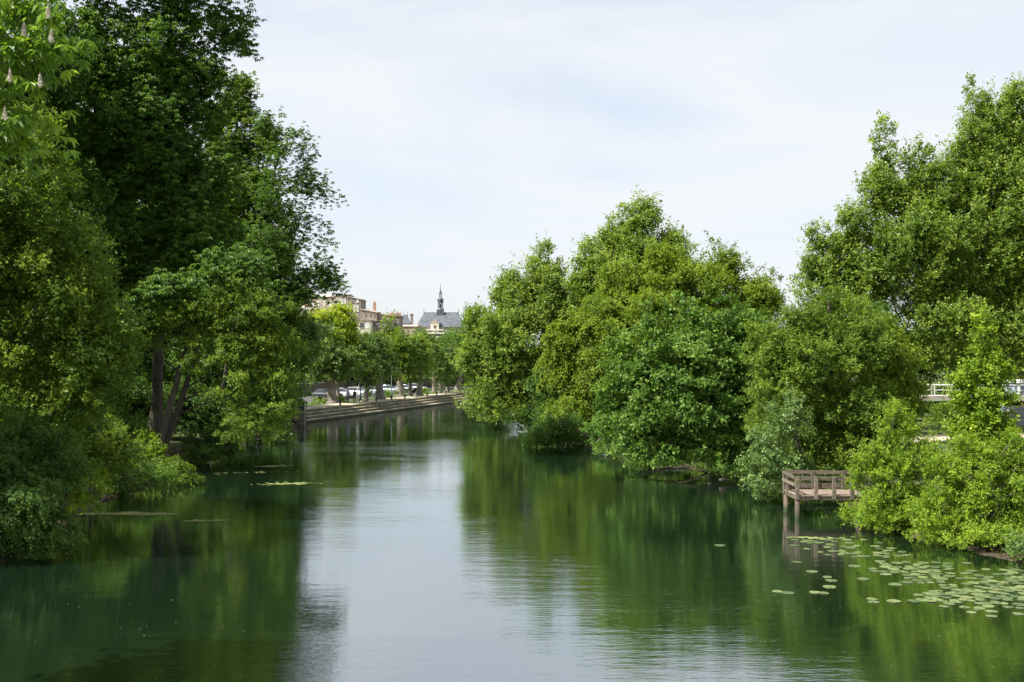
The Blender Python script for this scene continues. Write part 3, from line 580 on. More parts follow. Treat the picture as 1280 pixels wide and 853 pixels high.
# town hall
TD = 430; sc_ = TD/F; c = at(549, 408, TD); g = gz(c.x, TD+8)-1; tx = lambda px: (px-549)*sc_; tz = lambda py: EYE+(HZ-py)*sc_-g
th = empty('town_hall', (c.x, TD, g), 'distant town hall with steep dark slate roof, white gabled dormer and belfry spire', 'town hall')
MB().box(tx(521), tx(577), 0, 15, 0, tz(409)).build('wall', M['wall_cream'], th, False)
z0, z1 = tz(409)+.003, tz(390.3)
rf = MB().add([(tx(519.8), -.5, z0), (tx(578), -.5, z0), (tx(578), 15.5, z0), (tx(519.8), 15.5, z0), (tx(528), 7.5, z1), (tx(572), 7.5, z1)],
   [(3, 2, 1, 0), (0, 1, 5, 4), (1, 2, 5), (2, 3, 4, 5), (3, 0, 4)]).build('roof', M['slate'], th, False)
MB().box(tx(528), tx(572), 7.35, 7.65, z1-.05, z1+.25).build('ridge_crest', M['grey_metal'], rf, False)
for px in (528, 572): MB().tube([(tx(px), 7.5, z1), (tx(px), 7.5, z1+.6), (tx(px), 7.5, z1+2.2)], [.2, .13, .02], 6).build('finial', M['dark_metal'], rf, False)
dm = MB(); dm.box(tx(538.5), tx(548.8), -1.0, 4, tz(416), tz(404.6)); dm.build('dormer', M['wall_white'], th, False)
dmr = MB().prism([(tx(539.3), tz(404.6)+.003), (tx(548.2), tz(404.6)+.003), (tx(547), tz(402.4)), (tx(545), tz(401.2)), (tx(543.7), tz(399.8)), (tx(542.4), tz(401.2)), (tx(540.5), tz(402.4))], 0, .7, Matrix(((1, 0, 0, 0), (0, 0, -1, -.35), (0, 1, 0, 0), (0, 0, 0, 1)))).build('dormer_gable', M['wall_sand'], th, False)
wq = MB().box(tx(542), tx(545.6), -1.12, -1.002, tz(411), tz(406.5)).build('dormer_window', M['wall_sand'], th, False)
MB().box(tx(542.8), tx(544.8), -1.16, -1.122, tz(410.4), tz(407.3)).build('pane', M['glass'], wq, False)
MB().box(tx(549.4), tx(551.2), -.6, 3, tz(412), tz(404)).build('side_dormer', M['slate'], th, False)
for a_, b_, t0, t1 in ((533, 555, 413.6, 412), (531.5, 556.5, 417.6, 415.6), (533, 555, 422, 421)):
    MB().box(tx(a_), tx(b_), -1.5, -.002, tz(t0), tz(t1)).build('cornice', M['wall_white'], th, False)
for k in range(5):
    f_ = MB().box(tx(535+k*4.2), tx(537+k*4.2), -1.2, -.004, tz(421), tz(418)).build('window', M['wall_white'], th, False)
    MB().box(tx(535.4+k*4.2), tx(536.6+k*4.2), -1.24, -1.202, tz(420.8), tz(418.3)).build('pane', M['glass'], f_, False)
sp = MB().box(-1.5, 1.5, 6, 9, tz(400), tz(386.4)).build('spire_base', M['slate'], th, False)
def ring(pts, name, m, n=8, par=th): return MB().tube([(0, 7.5, tz(y)) for y, _ in pts], [r_ for _, r_ in pts], n).build(name, m, par, False)
ring([(386.4, 1.7), (385.6, 1.75), (385.2, 1.3), (384.4, 1.3)], 'spire_gallery', M['grey_metal'])
for k in range(8):
    a_ = k*math.pi/4+.39; MB().tube([(1.05*math.cos(a_), 7.5+1.05*math.sin(a_), tz(384.4)), (1.05*math.cos(a_), 7.5+1.05*math.sin(a_), tz(377.8))], .16, 6).build('belfry_column', M['slate'], th, False)
ring([(384.4, .3), (379, .3)], 'bell', M['dark_metal'])
ring([(377.8, 1.25), (374.5, 1.3), (374, 1.45), (373, 1.35), (371.6, .95), (370.5, .6)], 'belfry_roof', M['slate'])
for k in range(6):
    a_ = k*math.pi/3; MB().tube([(.45*math.cos(a_), 7.5+.45*math.sin(a_), tz(370.5)), (.45*math.cos(a_), 7.5+.45*math.sin(a_), tz(366))], .09, 5).build('lantern_column', M['slate'], th, False)
ring([(366, .65), (365, .7), (363.5, .42), (361.5, .28), (360, .15), (352.5, .035)], 'spire_needle', M['slate'])

# ------------------------------------------------------------------ wooden landing stage
dk = empty('wooden_jetty', (14, 44, 0), 'weathered wooden fishing jetty with plank railings by the right bank', 'jetty')
DX0, DX1, DY0, DY1, DZ = 12.6, 17.6, 44.0, 45.9, 1.02
planks = MB(); x = DX0-.05; k = 0
while x < DX1:
    w_ = .145; zz = DZ+random.uniform(-.006, .006); skew = -.12*max(0, 1-(x-DX0)/1.2)
    planks.add([(x, DY0-.06, zz-.04), (x+w_-.012, DY0-.06, zz-.04), (x+w_-.012+skew*0, DY1+.06, zz-.04), (x, DY1+.06, zz-.04), (x, DY0-.06, zz), (x+w_-.012, DY0-.06, zz), (x+w_-.012, DY1+.06, zz), (x, DY1+.06, zz)],
               [(3, 2, 1, 0), (4, 5, 6, 7), (0, 1, 5, 4), (1, 2, 6, 5), (2, 3, 7, 6), (3, 0, 4, 7)]); x += w_
planks.build('deck', M['wood_deck'], dk)
MB().bar((DX0-.02, DY0+.02, DZ-.13), (DX1, DY0+.02, DZ-.13), .07, .17).build('fascia_beam', M['wood_dark'], dk)
MB().bar((DX0-.02, DY1-.02, DZ-.13), (DX1, DY1-.02, DZ-.13), .07, .17).build('rear_beam', M['wood_dark'], dk)
MB().bar((DX0+.02, DY0+.06, DZ-.15), (DX0+.02, DY1-.06, DZ-.15), .07, .14).build('side_beam', M['wood_dark'], dk)
def post(x, y, z0, z1, r_, n='post'): return MB().box(x-r_, x+r_, y-r_, y+r_, z0, z1).build(n, M['wood'], dk)
def pile(x, y): MB().tube([(x, y, -1.5), (x, y, DZ-.22)], [.115, .105], 12).build('pile', M['wood_dark'], dk, smooth=True)
for x, y in ((DX0+.02, DY0+.04), (DX0+.02, DY1-.04), (15.3, DY0+.04), (15.3, DY1-.04), (17.4, DY0+.04)): pile(x, y)
for x in (DX0, 13.42, 14.22, 15.02, 15.82): post(x, DY0-.05 if x > DX0 else DY0-.02, DZ-.18, DZ+.83+random.uniform(-.01, .01), .075)
for x in (DX0-.02, 13.9, 15.3): post(x, DY1+.03, DZ-.18, DZ+.87, .075)
post(DX0-.03, DY1-.5, DZ-.1, DZ+.82, .05)
def rail(a, b, wd, ht, n='rail'): return MB().bar(a, b, wd, ht).build(n, M['wood'], dk)
rail((DX0+.08, DY0-.01, DZ+.76), (16.4, DY0-.01, DZ+.75), .04, .14); 
rail((DX0-.02, DY1+.13, DZ+.80), (16.4, DY1+.13, DZ+.76), .04, .16); rail((DX0-.02, DY1+.13, DZ+.47), (16.4, DY1+.13, DZ+.45), .04, .13); rail((DX0-.02, DY1+.13, DZ+.17), (16.4, DY1+.13, DZ+.16), .04, .24, 'kickboard')
rail((DX0-.11, DY0, DZ+.78), (DX0-.11, DY1+.1, DZ+.82), .04, .14); rail((DX0-.11, DY0, DZ+.45), (DX0-.11, DY1+.1, DZ+.46), .04, .12)
for i, (x, y, z) in enumerate(((13.0, 44.6, .28), (13.6, 45.2, .55))): pass

# ------------------------------------------------------------------ park on the right: path, footbridge, steps
pb = MB(); prev = None; PP = [(19.5, 60, 1.5), (24, 66, 1.8), (30, 70.5, 2.3), (38, 72, 2.8), (52, 71, 3.0), (80, 66, 3.0)]
vs = []; fs = []; NN = 60
for i in range(NN+1):
    f_ = i/NN*(len(PP)-1); k = min(int(f_), len(PP)-2); f_ -= k; x = PP[k][0]*(1-f_)+PP[k+1][0]*f_; y = PP[k][1]*(1-f_)+PP[k+1][1]*f_; hw = PP[k][2]*(1-f_)+PP[k+1][2]*f_
    for s in (-1, -.33, .33, 1): vs.append((x, y+s*hw, gz(x, y+s*hw)+.05))
for i in range(NN):
    for j in range(3): fs.append((i*4+j, i*4+4+j, i*4+5+j, i*4+1+j))
tag(MB().add(vs, fs).build('footpath', M['sand'], smooth=True), kind='structure')
fb = empty('footbridge', (40, 92, 1), 'low concrete footbridge with thin white railing behind the young tree', 'footbridge')
zb = at(0, 496, 90).z
MB().box(33, 46.5, 89, 92, zb-.35, zb+.1).build('deck', M['concrete'], fb)
MB().box(32.6, 34.0, 89.1, 91.9, 0, zb-.352).build('pier', M['stone_dark'], fb); MB().box(45.6, 47.5, 89.1, 91.9, 0, zb-.352).build('pier', M['stone_dark'], fb)
for yy in (89.1, 91.9):
    rl = MB().tube([(33, yy, zb+1.05), (46.5, yy, zb+1.05)], .045, 8).tube([(33, yy, zb+.58), (46.5, yy, zb+.58)], .025, 6).build('railing', M['white_metal'], fb)
    for k in range(10): MB().tube([(33.1+k*1.48, yy, zb+.1), (33.1+k*1.48, yy, zb+1.05)], .035, 6).build('baluster', M['white_metal'], rl, True)
stp = empty('grey_steps', (45, 86, 1.2), 'grey outdoor steps with white handrail at the right edge', 'steps')
g0 = gz(44, 86)
for k in range(9):
    MB().box(42.3+k*.12, 52, 84+k*.34, 84.34+k*.34+.001*k, 0.5, g0+.17*(k+1)).build('step', M['grey_metal'] if k % 2 else M['concrete'], stp)
rl = MB().tube([(43.6, 83.8, g0+1.0), (46.5, 87.2, g0+2.7)], .05, 8).build('handrail', M['white_metal'], stp)
for a_ in (0, .5, 1): MB().tube([(43.6+2.9*a_, 83.8+3.4*a_, g0+.1+1.4*a_), (43.6+2.9*a_, 83.8+3.4*a_, g0+1+1.7*a_)], .035, 6).build('baluster', M['white_metal'], rl)
sh = empty('park_kiosk', (48, 92, 1), 'blue grey kiosk with white corner trim at the right edge behind the steps', 'kiosk')
MB().box(45.9, 56, 90, 96, .5, 4.9).build('wall', M['bluegrey'], sh); MB().box(45.6, 56.3, 89.7, 96.3, 4.903, 5.1).build('roof', M['white_metal'], sh); MB().box(45.78, 45.9, 89.86, 90.1, .5, 4.9).build('corner_trim', M['white_metal'], sh)
# ------------------------------------------------------------------ trees: right bank
tree('riverside_tree', 'mid green tree with a pointed top at the left end of the right bank row', 'tree',
     [(655,425,52,80), (682,378,32,55), (682,330,13,24), (618,455,36,62), (645,505,48,38), (603,490,22,46), (690,480,34,62), (640,372,26,32), (706,395,20,60), (600,410,16,28), (590,440,18,30)], 'poplar', (4.6, 102), 11, D=100, hang=.8, bk=1.25, r0=.28, leaf=.22, dens=1.0, up=.6, style='up', fill=.55, squash=1.1)
tree('riverside_tree', 'tallest dark topped tree in the right bank row with upright spiky crown', 'tree',
     [(795,335,52,55), (775,385,56,62), (800,285,27,34), (742,330,20,44), (768,300,18,30), (842,318,20,30), (830,350,34,40), (722,350,10,24)], 'poplar', (11.8, 97), 12, D=95, r0=.34, leaf=.22, dens=.95, up=.9, style='up', fill=.55, squash=1.2)
tree('riverside_tree', 'yellow green tree with layered drooping boughs overhanging the middle of the right bank', 'tree',
     [(735,450,42,66), (720,520,36,48), (762,400,46,52), (700,450,22,52), (785,360,34,40), (740,540,22,40,82), (770,460,34,60)], 'yellow', (9.5, 87), 13, D=86, hang=.9, r0=.25, leaf=.19, dens=1.0, up=.1, style='droop', fill=.55)
tree('riverside_tree', 'broad yellow green willow like crown behind the dark leafy tree', 'tree',
     [(880,372,56,46), (938,382,36,36), (845,352,34,38), (905,340,30,24), (960,378,24,22), (820,400,40,40), (900,420,60,40), (830,320,20,18)], 'yellow', (15.5, 82), 14, D=80, r0=.3, leaf=.17, dens=.95, up=.5, fill=.6)
tree('thin_tree', 'thin tree with sparse wispy top poking above the yellow green crown', 'tree',
     [(890,312,10,18), (905,322,14,16), (930,336,12,14), (950,348,12,14), (965,350,8,12), (872,318,9,12), (895,350,30,25)], 'alder', (17.5, 89), 15, D=86, r1=.02, r0=.12, leaf=.19, dens=.34, up=.8, fill=.8, bough=(.5,.9))
tree('leafy_tree', 'dense dark green broad leaved tree hanging low over the right bank water', 'tree',
     [(850,465,74,58), (900,432,48,40), (808,500,46,52), (835,560,62,42), (905,560,52,46), (935,495,36,56), (785,530,24,44), (880,500,60,60), (868,410,28,20), (960,530,26,50), (950,460,30,44), (965,560,28,40), (790,440,22,30), (820,398,14,24), (860,386,12,22), (908,392,15,22), (772,450,13,24), (942,408,16,24), (762,500,12,24), (748,540,12,16)], 'green', (12.6, 62), 16, D=58, hang=.9, holes=.1, r0=.25, leaf=.17, dens=1.1, up=.1, outw=.9, fill=.5, wrat=.75, lump=6, bk=1.7, squash=.42)
tree('leafy_tree', 'rounded mid green tree directly behind the wooden jetty', 'tree',
     [(1030,455,66,60), (1000,530,58,58), (1070,520,58,62), (975,435,38,44), (1020,402,42,26), (1060,580,50,36), (1075,430,44,40), (975,480,36,50), (1010,590,52,34), (1110,560,34,44), (1000,394,13,20), (1036,376,14,18), (1070,390,13,20), (948,440,14,26), (950,405,12,18), (1100,405,14,20)], 'alder', (18.0, 53.5), 17, D=51.5, hang=.9, holes=.1, r0=.22, leaf=.105, dens=.85, up=.35, fill=.45)
tree('leafy_tree', 'light olive green tree leaning over the path right of the jetty tree', 'tree',
     [(1115,455,34,44), (1095,430,34,34), (1130,490,24,34), (1050,400,38,22), (1115,520,30,30)], 'yellow', (22.5, 57), 18, D=54, r0=.16, leaf=.12, dens=.9, up=.45, fill=.5)
tree('lit_boughs_bush', 'pale leaved bush standing in for sunlit lower boughs left of the jetty', 'bush',  # pale leaf tone stands for the jetty tree's sunlit lower boughs
     [(965,550,24,36), (950,592,22,26), (985,520,20,26), (962,612,18,14), (990,585,26,24)], 'silver', (14.9, 50.5), 19, D=48.5, r0=.05, leaf=.10, dens=.9, up=.2, fill=.6)
tree('tall_tree', 'very tall green tree with several upright leaders filling the right edge', 'tree',
     [(1232,300,78,100), (1135,335,66,78), (1082,335,44,52), (1108,228,24,50), (1104,175,11,26), (1222,180,34,52), (1220,130,12,26), (1272,190,36,62), (1266,135,13,24), (1170,262,38,56), (1062,290,22,38), (1030,345,24,34), (1180,410,86,62), (1330,300,80,150), (1052,392,44,40), (1250,420,70,56), (1148,205,14,30), (1022,300,12,26),(1045,330,30,50),(1010,350,16,30),(1160,330,60,60), (1300,420,60,60), (1245,150,16,30),(1246,240,50,60),(1195,300,60,80),(1255,185,40,50),(1290,150,30,60),(1205,225,26,40),(1120,270,40,50),(1090,250,14,36),(1150,240,20,40),(1280,330,60,80),(1230,400,60,60)], 'poplar', (38.5, 82), 20, D=78, r0=.5, leaf=.185, dens=.95, up=1.0, style='up', fill=.55, nlimb=14, twigs=110, squash=1.25, lump=3)
tree('fresh_bush', 'bright yellow green bush at the waterside right of the jetty', 'bush',
     [(1108,592,30,44), (1092,632,32,36), (1140,640,34,38), (1122,540,15,30), (1148,580,20,30), (1108,655,36,26), (1118,515,7,14), (1085,600,18,24)], 'fresh', (15.8, 41.8), 21, D=40.5, r0=.05, leaf=.085, dens=1.0, up=.8, fill=.6, style='up', stems=4, spread=.6)
tree('young_tree', 'slender bright green young tree with a pointed leader above the right bushes', 'tree',
     [(1228,402,6,14), (1228,425,11,20), (1229,450,17,24), (1228,478,24,28), (1230,508,32,30), (1228,540,40,34), (1230,575,44,34), (1204,482,9,16), (1254,470,10,18)], 'fresh', (21.0, 45.5), 22, D=44, lump=3, r1=.02, r0=.06, leaf=.13, dens=1.1, up=.7, fill=.6, style='up', bough=(.3,.45), wrat=.8)
tree('waterside_bush', 'large bright green bush over the lily pads at the right edge', 'bush',
     [(1210,605,42,46), (1238,650,42,36), (1230,678,44,20,36.5), (1275,680,30,24,36), (1185,645,32,36), (1268,605,30,50), (1266,560,16,24), (1290,650,40,40), (1225,565,26,26), (1160,650,26,30), (1170,600,18,26), (1300,590,30,40)], 'fresh', (18.4, 37.5), 23, D=37.5, r0=.05, leaf=.08, dens=.95, up=.5, fill=.55, stems=5, spread=1.0)
tree('dry_shrub', 'small brownish shrub on the bank in the bottom right corner', 'shrub',
     [(1278,690,12,16,34), (1292,680,20,24,34)], 'silver', (17.6, 34), 24, D=34, r0=.03, leaf=.06, dens=.6, up=.3)
tree('path_shrub', 'small rounded shrub beside the footpath left of the young tree', 'shrub',
     [(1190,520,22,16,66), (1170,530,14,12,66), (1205,535,22,14,64)], 'alder', (29, 66), 25, D=66, r0=.04, leaf=.13, dens=.8)
# dark screens of trees behind the right bank
tree('background_tree', 'dark green tree in the park behind the jetty tree', 'tree', [(1060,420,70,50), (1010,440,50,50), (1100,480,50,40), (960,450,50,50)], 'deep', (24, 76), 26, D=72, r0=.25, leaf=.22, dens=.8)
tree('background_tree', 'dark green tree beyond the footbridge at the right edge', 'tree', [(1200,450,80,40), (1300,450,80,50), (1130,440,60,40), (1150,512,46,26), (1205,515,40,22)], 'deep', (50, 112), 27, D=106, r0=.3, leaf=.3, dens=.8)
tree('background_tree', 'shadowy tree behind the yellow green overhanging boughs', 'tree', [(800,470,60,70), (740,480,50,60), (860,480,60,60), (690,500,40,40)], 'deep', (14, 96), 28, D=93, r0=.25, leaf=.26, dens=.8)
tree('background_tree', 'shadowy tree filling the gap behind the dark leafy tree', 'tree', [(920,470,60,60), (980,480,50,60), (880,540,60,40)], 'deep', (18.5, 72), 29, D=69, r0=.2, leaf=.22, dens=.8)
tree('background_tree', 'large tree standing left of the near horse chestnut', 'tree', [(-330,250,130,130,34,4), (-200,120,110,120,34,4), (-260,380,120,90,34,3.5), (-180,330,80,90,34,3)], 'deep', (-29, 33.5), 30, D=34, r0=.35, leaf=.2, dens=.6)
tree('background_tree', 'dark hedge added to stand for the shade below the footbridge', 'tree', [(1165,512,34,15,96), (1205,514,34,15,96), (1245,510,30,18,96)], 'deep', (41, 96.5), 31, D=96, r0=.1, leaf=.2, dens=1.0, lump=0)  # added dark foliage standing for the shade under the bridge
tree('background_tree', 'tall dense dark tree far behind the huge chestnut on the left', 'tree', [(180,260,110,130), (90,200,100,150), (290,400,70,70), (250,330,60,90), (150,420,110,70), (10,380,80,90)], 'deep', (-44, 103), 32, D=102, r0=.35, leaf=.36, dens=1.0)
tree('hedge_shrub', 'long dark undergrowth far back beneath the left bank trees', 'shrub', [(160,478,60,44), (230,484,56,44), (300,484,56,40), (345,490,34,34), (90,480,60,44)], 'deep', (-33, 97.5), 33, D=97, r0=.06, leaf=.34, dens=1.5, fill=.9)
tree('hedge_shrub', 'long dark undergrowth behind the right bank trees', 'shrub', [(900,530,60,40), (970,535,56,40), (1040,530,56,40), (840,520,50,36)], 'deep', (21, 68.5), 34, D=68, r0=.06, leaf=.26, dens=1.5, fill=.9)
# low bank shrubs on the right, where the crowns meet the water
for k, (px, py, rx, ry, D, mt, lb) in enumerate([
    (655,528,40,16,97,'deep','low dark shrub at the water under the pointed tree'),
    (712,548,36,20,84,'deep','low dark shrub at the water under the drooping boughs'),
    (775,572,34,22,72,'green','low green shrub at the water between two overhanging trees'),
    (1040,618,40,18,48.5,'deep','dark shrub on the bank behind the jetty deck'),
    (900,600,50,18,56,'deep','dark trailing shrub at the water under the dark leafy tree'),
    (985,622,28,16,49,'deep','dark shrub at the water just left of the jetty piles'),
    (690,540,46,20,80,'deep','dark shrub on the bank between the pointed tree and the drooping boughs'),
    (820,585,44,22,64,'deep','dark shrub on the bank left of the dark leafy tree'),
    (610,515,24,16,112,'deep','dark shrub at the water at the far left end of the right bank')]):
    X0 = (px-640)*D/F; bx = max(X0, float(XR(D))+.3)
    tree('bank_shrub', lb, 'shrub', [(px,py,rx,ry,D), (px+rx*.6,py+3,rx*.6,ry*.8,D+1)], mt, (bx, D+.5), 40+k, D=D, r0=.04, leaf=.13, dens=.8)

# ------------------------------------------------------------------ trees: left bank
ch1 = tree('chestnut_tree', 'near horse chestnut with large bright leaves and white flower spikes at the top left', 'tree',
     [(-55,10,120,95,17,1.3), (10,95,42,70,16.6,.8), (38,30,34,30,16.4,.7), (-10,180,26,40,16.8,.6), (-260,0,240,220,18,3), (-420,180,200,200,18,3), (-160,180,110,140,17.5,1.5)], 'chest', (-20.3, 18), 50, D=17, shoot=.6, lump=3, r0=.35, r1=.12, top=tuple(at(-330, 60, 18)), leaf=.20, dens=.75, up=0, style='palm', fill=.8, bough=(.2,.34), nlimb=8, twigs=60)
rng = np.random.default_rng(3)
for k, (px, py) in enumerate([(60,22), (64,52), (30,44), (50,108), (12,102), (6,150)]):
    q = at(px, py, 15.3+.1*(k % 3)); mb = MB()
    for j in range(150):
        u = rng.random(); a_ = rng.uniform(0, 6.28); rr = .036*(1-u)**.7*rng.uniform(.4,1.1)+.006; c_ = q+Vector((rr*math.cos(a_), rr*math.sin(a_), .18*u)); s_ = .013
        vv = [c_+Vector(rng.uniform(-s_, s_, 3)) for _ in range(4)]; mb.add(vv, [(0, 1, 2), (0, 2, 3), (0, 3, 1), (1, 3, 2)])
    mb.tube([q-Vector((0, 0, .02)), q+Vector((0, 0, .22))], [.006, .003], 4); mb.build('blossom', M['blossom'], ch1)
tree('chestnut_tree', 'huge dark horse chestnut towering out of the frame on the left bank', 'tree',
     [(165,65,84,78), (235,-30,84,66), (110,165,60,66), (205,190,84,78), (225,290,66,62), (150,300,62,58), (255,105,32,54), (292,40,28,40), (300,-40,34,40), (100,70,38,58), (185,345,70,40), (250,330,46,40), (232,362,54,26,60), (288,340,44,30,61), (322,372,30,22,61), (170,400,30,30,61), (120,-60,80,60), (250,220,50,60), (180,120,70,60), (110,245,40,40), (215,358,50,30)], 'green', (-24.6, 68.5), 51, D=66, bark='bark_dark', r0=.42, leaf=.26, dens=.9, up=-.05, style='palm', fill=.6, top=tuple(at(225,60,66)), nlimb=12, twigs=90, bough=(.22,.34), start=.3)
tree('riverside_tree', 'sunlit yellow green tree seen just right of the huge chestnut', 'tree',
     [(300,385,50,40), (345,350,30,36), (270,415,30,26), (290,165,34,52), (300,240,42,66), (320,320,46,56), (280,350,48,60), (345,390,38,50), (300,120,20,26), (330,190,24,36)], 'alder', (-26, 88), 52, D=84, r0=.26, leaf=.24, dens=.9, up=.1, style='palm', fill=.55)
tree('sparse_tree', 'airy tree with arching open branches against the sky left of the river', 'tree',
     [(365,190,26,30), (388,230,26,26), (352,240,34,40), (375,285,30,22), (402,345,26,18), (385,362,24,14), (352,320,34,34), (322,300,30,40), (318,345,34,34), (342,160,18,22), (408,300,14,12),(415,245,12,12),(415,350,16,12),(370,370,22,20),(398,325,22,16),(420,360,14,11),(402,372,20,11),(388,350,26,18), (350,370,36,26)], 'green', (-23.9, 80), 53, D=77, bark='bark_dark', r0=.16, leaf=.20, dens=.42, up=.1, style='palm', fill=.9, top=tuple(at(350,190,78)), nlimb=12, twigs=100, twig_r=.035, bend=.8)
tree('riverside_tree', 'mid green small leaved tree at the left edge below the near chestnut', 'tree',
     [(25,235,84,66), (62,320,70,66), (40,425,90,70), (-70,330,110,160), (112,455,54,60), (90,385,56,54), (150,420,26,40), (15,160,50,30), (60,510,70,50)], 'alder', (-22.5, 43.5), 54, D=42, bk=1.5, r0=.25, leaf=.125, dens=.8, up=.2, fill=.45, bough=(.18,.28))
tree('alder_tree', 'leaning multi stemmed tree with light green boughs hanging over the water on the left', 'tree',
     [(300,400,50,24), (232,392,40,24), (252,425,34,18), (290,372,44,24), (236,458,20,12), (330,432,50,24), (348,468,34,20), (316,478,54,22), (333,508,34,22), (290,440,40,24), (305,528,44,16), (335,532,24,16), (330,395,36,30), (348,430,26,26)], 'alder', (-22.6, 63.5), 55, D=60, bark='bark_dark', r0=.26, r1=.1, top=tuple(at(262,385,62)), leaf=.125, dens=.75, up=0, outw=1.0, fill=.8, lump=3, squash=.45, nlimb=9, twigs=110, twig_r=.035, bend=.5, start=.3, rise=.12, lw=.32)
tree('slanting_tree', 'bare lower stems of a slanting tree standing on the left bank', 'tree',
     [(215,375,58,28), (270,385,30,20), (190,420,26,24)], 'alder', (-21.9, 61), 56, D=62, r0=.24, r1=.13, top=tuple(at(250,385,62)), leaf=.14, dens=.7, nlimb=5, twigs=40, bend=.5, stems=1, start=.55, lw=.4, bark='bark_dark')
tree('background_tree', 'dark mass of foliage behind the leaning tree on the left bank', 'tree',
     [(120,420,70,80), (220,440,60,70), (290,450,60,70), (170,520,50,36), (20,500,80,70), (340,440,40,50), (320,300,50,90), (200,360,80,60)], 'deep', (-36, 86), 57, D=86, r0=.3, leaf=.3, dens=.8)
tree('background_tree', 'dark tree standing behind the small leaved tree at the left edge', 'tree',
     [(60,300,100,120), (-40,400,100,120), (90,450,80,70), (0,180,90,90), (60,60,70,80)], 'deep', (-36, 62), 58, D=61, r0=.3, leaf=.24, dens=.75)
tree('quayside_tree', 'round green tree at the near end of the quay overhanging the water', 'tree',
     [(352,432,34,44), (366,455,20,30), (340,490,28,32), (380,425,18,36), (335,400,26,34), (343,503,14,14)], 'plane', (-27.2, 107), 59, D=104, r0=.25, leaf=.26, dens=.9, up=.1, fill=.5)
tree('quayside_tree', 'darker tree behind the round quayside tree', 'tree', [(345,430,40,50), (376,435,20,36), (320,450,40,50), (340,500,14,14)], 'deep', (-33, 122), 60, D=120, r0=.25, leaf=.3, dens=.9)
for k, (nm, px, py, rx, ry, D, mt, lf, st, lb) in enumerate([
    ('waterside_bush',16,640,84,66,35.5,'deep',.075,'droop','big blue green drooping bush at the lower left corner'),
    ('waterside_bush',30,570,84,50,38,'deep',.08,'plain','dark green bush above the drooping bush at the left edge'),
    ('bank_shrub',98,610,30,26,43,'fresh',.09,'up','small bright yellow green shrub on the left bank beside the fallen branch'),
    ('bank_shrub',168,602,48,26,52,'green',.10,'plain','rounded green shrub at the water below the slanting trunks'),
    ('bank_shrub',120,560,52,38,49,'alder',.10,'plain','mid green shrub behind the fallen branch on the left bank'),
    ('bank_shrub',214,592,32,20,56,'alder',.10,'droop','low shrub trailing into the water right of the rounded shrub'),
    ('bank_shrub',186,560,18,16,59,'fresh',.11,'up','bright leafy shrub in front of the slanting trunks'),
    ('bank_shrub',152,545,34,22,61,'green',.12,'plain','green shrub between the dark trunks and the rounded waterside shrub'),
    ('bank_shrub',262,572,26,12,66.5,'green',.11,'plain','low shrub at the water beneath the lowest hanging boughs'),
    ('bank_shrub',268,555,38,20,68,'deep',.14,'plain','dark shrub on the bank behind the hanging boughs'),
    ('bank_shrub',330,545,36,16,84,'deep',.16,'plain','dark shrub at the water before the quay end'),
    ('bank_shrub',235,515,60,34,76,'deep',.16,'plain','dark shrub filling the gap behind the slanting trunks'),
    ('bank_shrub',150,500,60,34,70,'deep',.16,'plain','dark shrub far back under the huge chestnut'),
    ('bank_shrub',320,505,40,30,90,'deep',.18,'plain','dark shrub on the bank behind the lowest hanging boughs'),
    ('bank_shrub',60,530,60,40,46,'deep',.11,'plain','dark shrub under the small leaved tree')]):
    X0 = (px-640)*D/F; bx = min(X0, float(XL(D))-.6)
    tree(nm, lb, 'bush' if 'bush' in nm else 'shrub', [(px,py,rx,ry,D), (px-rx*.55,py+ry*.2,rx*.6,ry*.7,D+.6), (px+rx*.5,py+ry*.3,rx*.5,ry*.6,D-.3), (px-rx*.1,py-ry*.5,rx*.5,ry*.6,D+.3)], mt, (bx, D+.4), 70+k, D=D, r0=.04, leaf=lf, dens=.85, style=st, fill=.5, stems=3, spread=.5)

# ------------------------------------------------------------------ pollarded plane trees on the quay
PL = [  # trunk px, D, trunk radius, crown lobes, leaf colour (alternated in place of light and dark sides), label
 (416,132.5,.68,[(412,440,24,38),(425,455,20,28),(402,465,18,22)],'plane','thick trunked plane tree nearest on the quay, by the stone pier'),
 (423,139,.3,[(420,410,28,28),(430,425,20,36),(407,412,18,26),(424,398,18,16)],'lime','bright lime green plane crown rising above the nearest plane tree'),
 (456.5,137.6,.36,[(458,450,16,30),(455,428,14,18),(462,465,14,16)],'lime_mix','second plane tree along the quay with yellowish young leaves'),
 (475.5,144.5,.6,[(474,438,18,26),(480,455,16,24),(468,425,12,16)],'plane','third plane tree along the quay with a broad trunk'),
 (500,155.5,.62,[(500,440,15,28),(503,460,13,16),(497,425,12,16)],'alder','fourth plane tree along the quay, its broad trunk behind the green lamp'),
 (513,157.5,.3,[(512,440,13,24),(515,456,12,18)],'green','thin trunked plane tree close right of the fourth plane tree'),
 (524,159.5,.55,[(524,436,14,24),(528,455,13,20),(519,424,10,12)],'poplar','sixth plane tree along the quay with forked trunk'),
 (541.5,169,.34,[(541,445,12,20),(543,460,11,16)],'plane','seventh plane tree along the quay'),
 (550.5,173,.34,[(550,448,10,20),(553,462,10,14)],'green','eighth plane tree along the quay'),
 (558.5,177,.36,[(559,445,11,24),(561,465,10,14)],'plane','ninth plane tree along the quay near the river bend'),
 (571,184,.5,[(579,428,12,26),(568,455,12,24),(583,440,14,34),(592,398,13,24)],'green','tall dark plane tree at the river bend beside the right bank trees')]
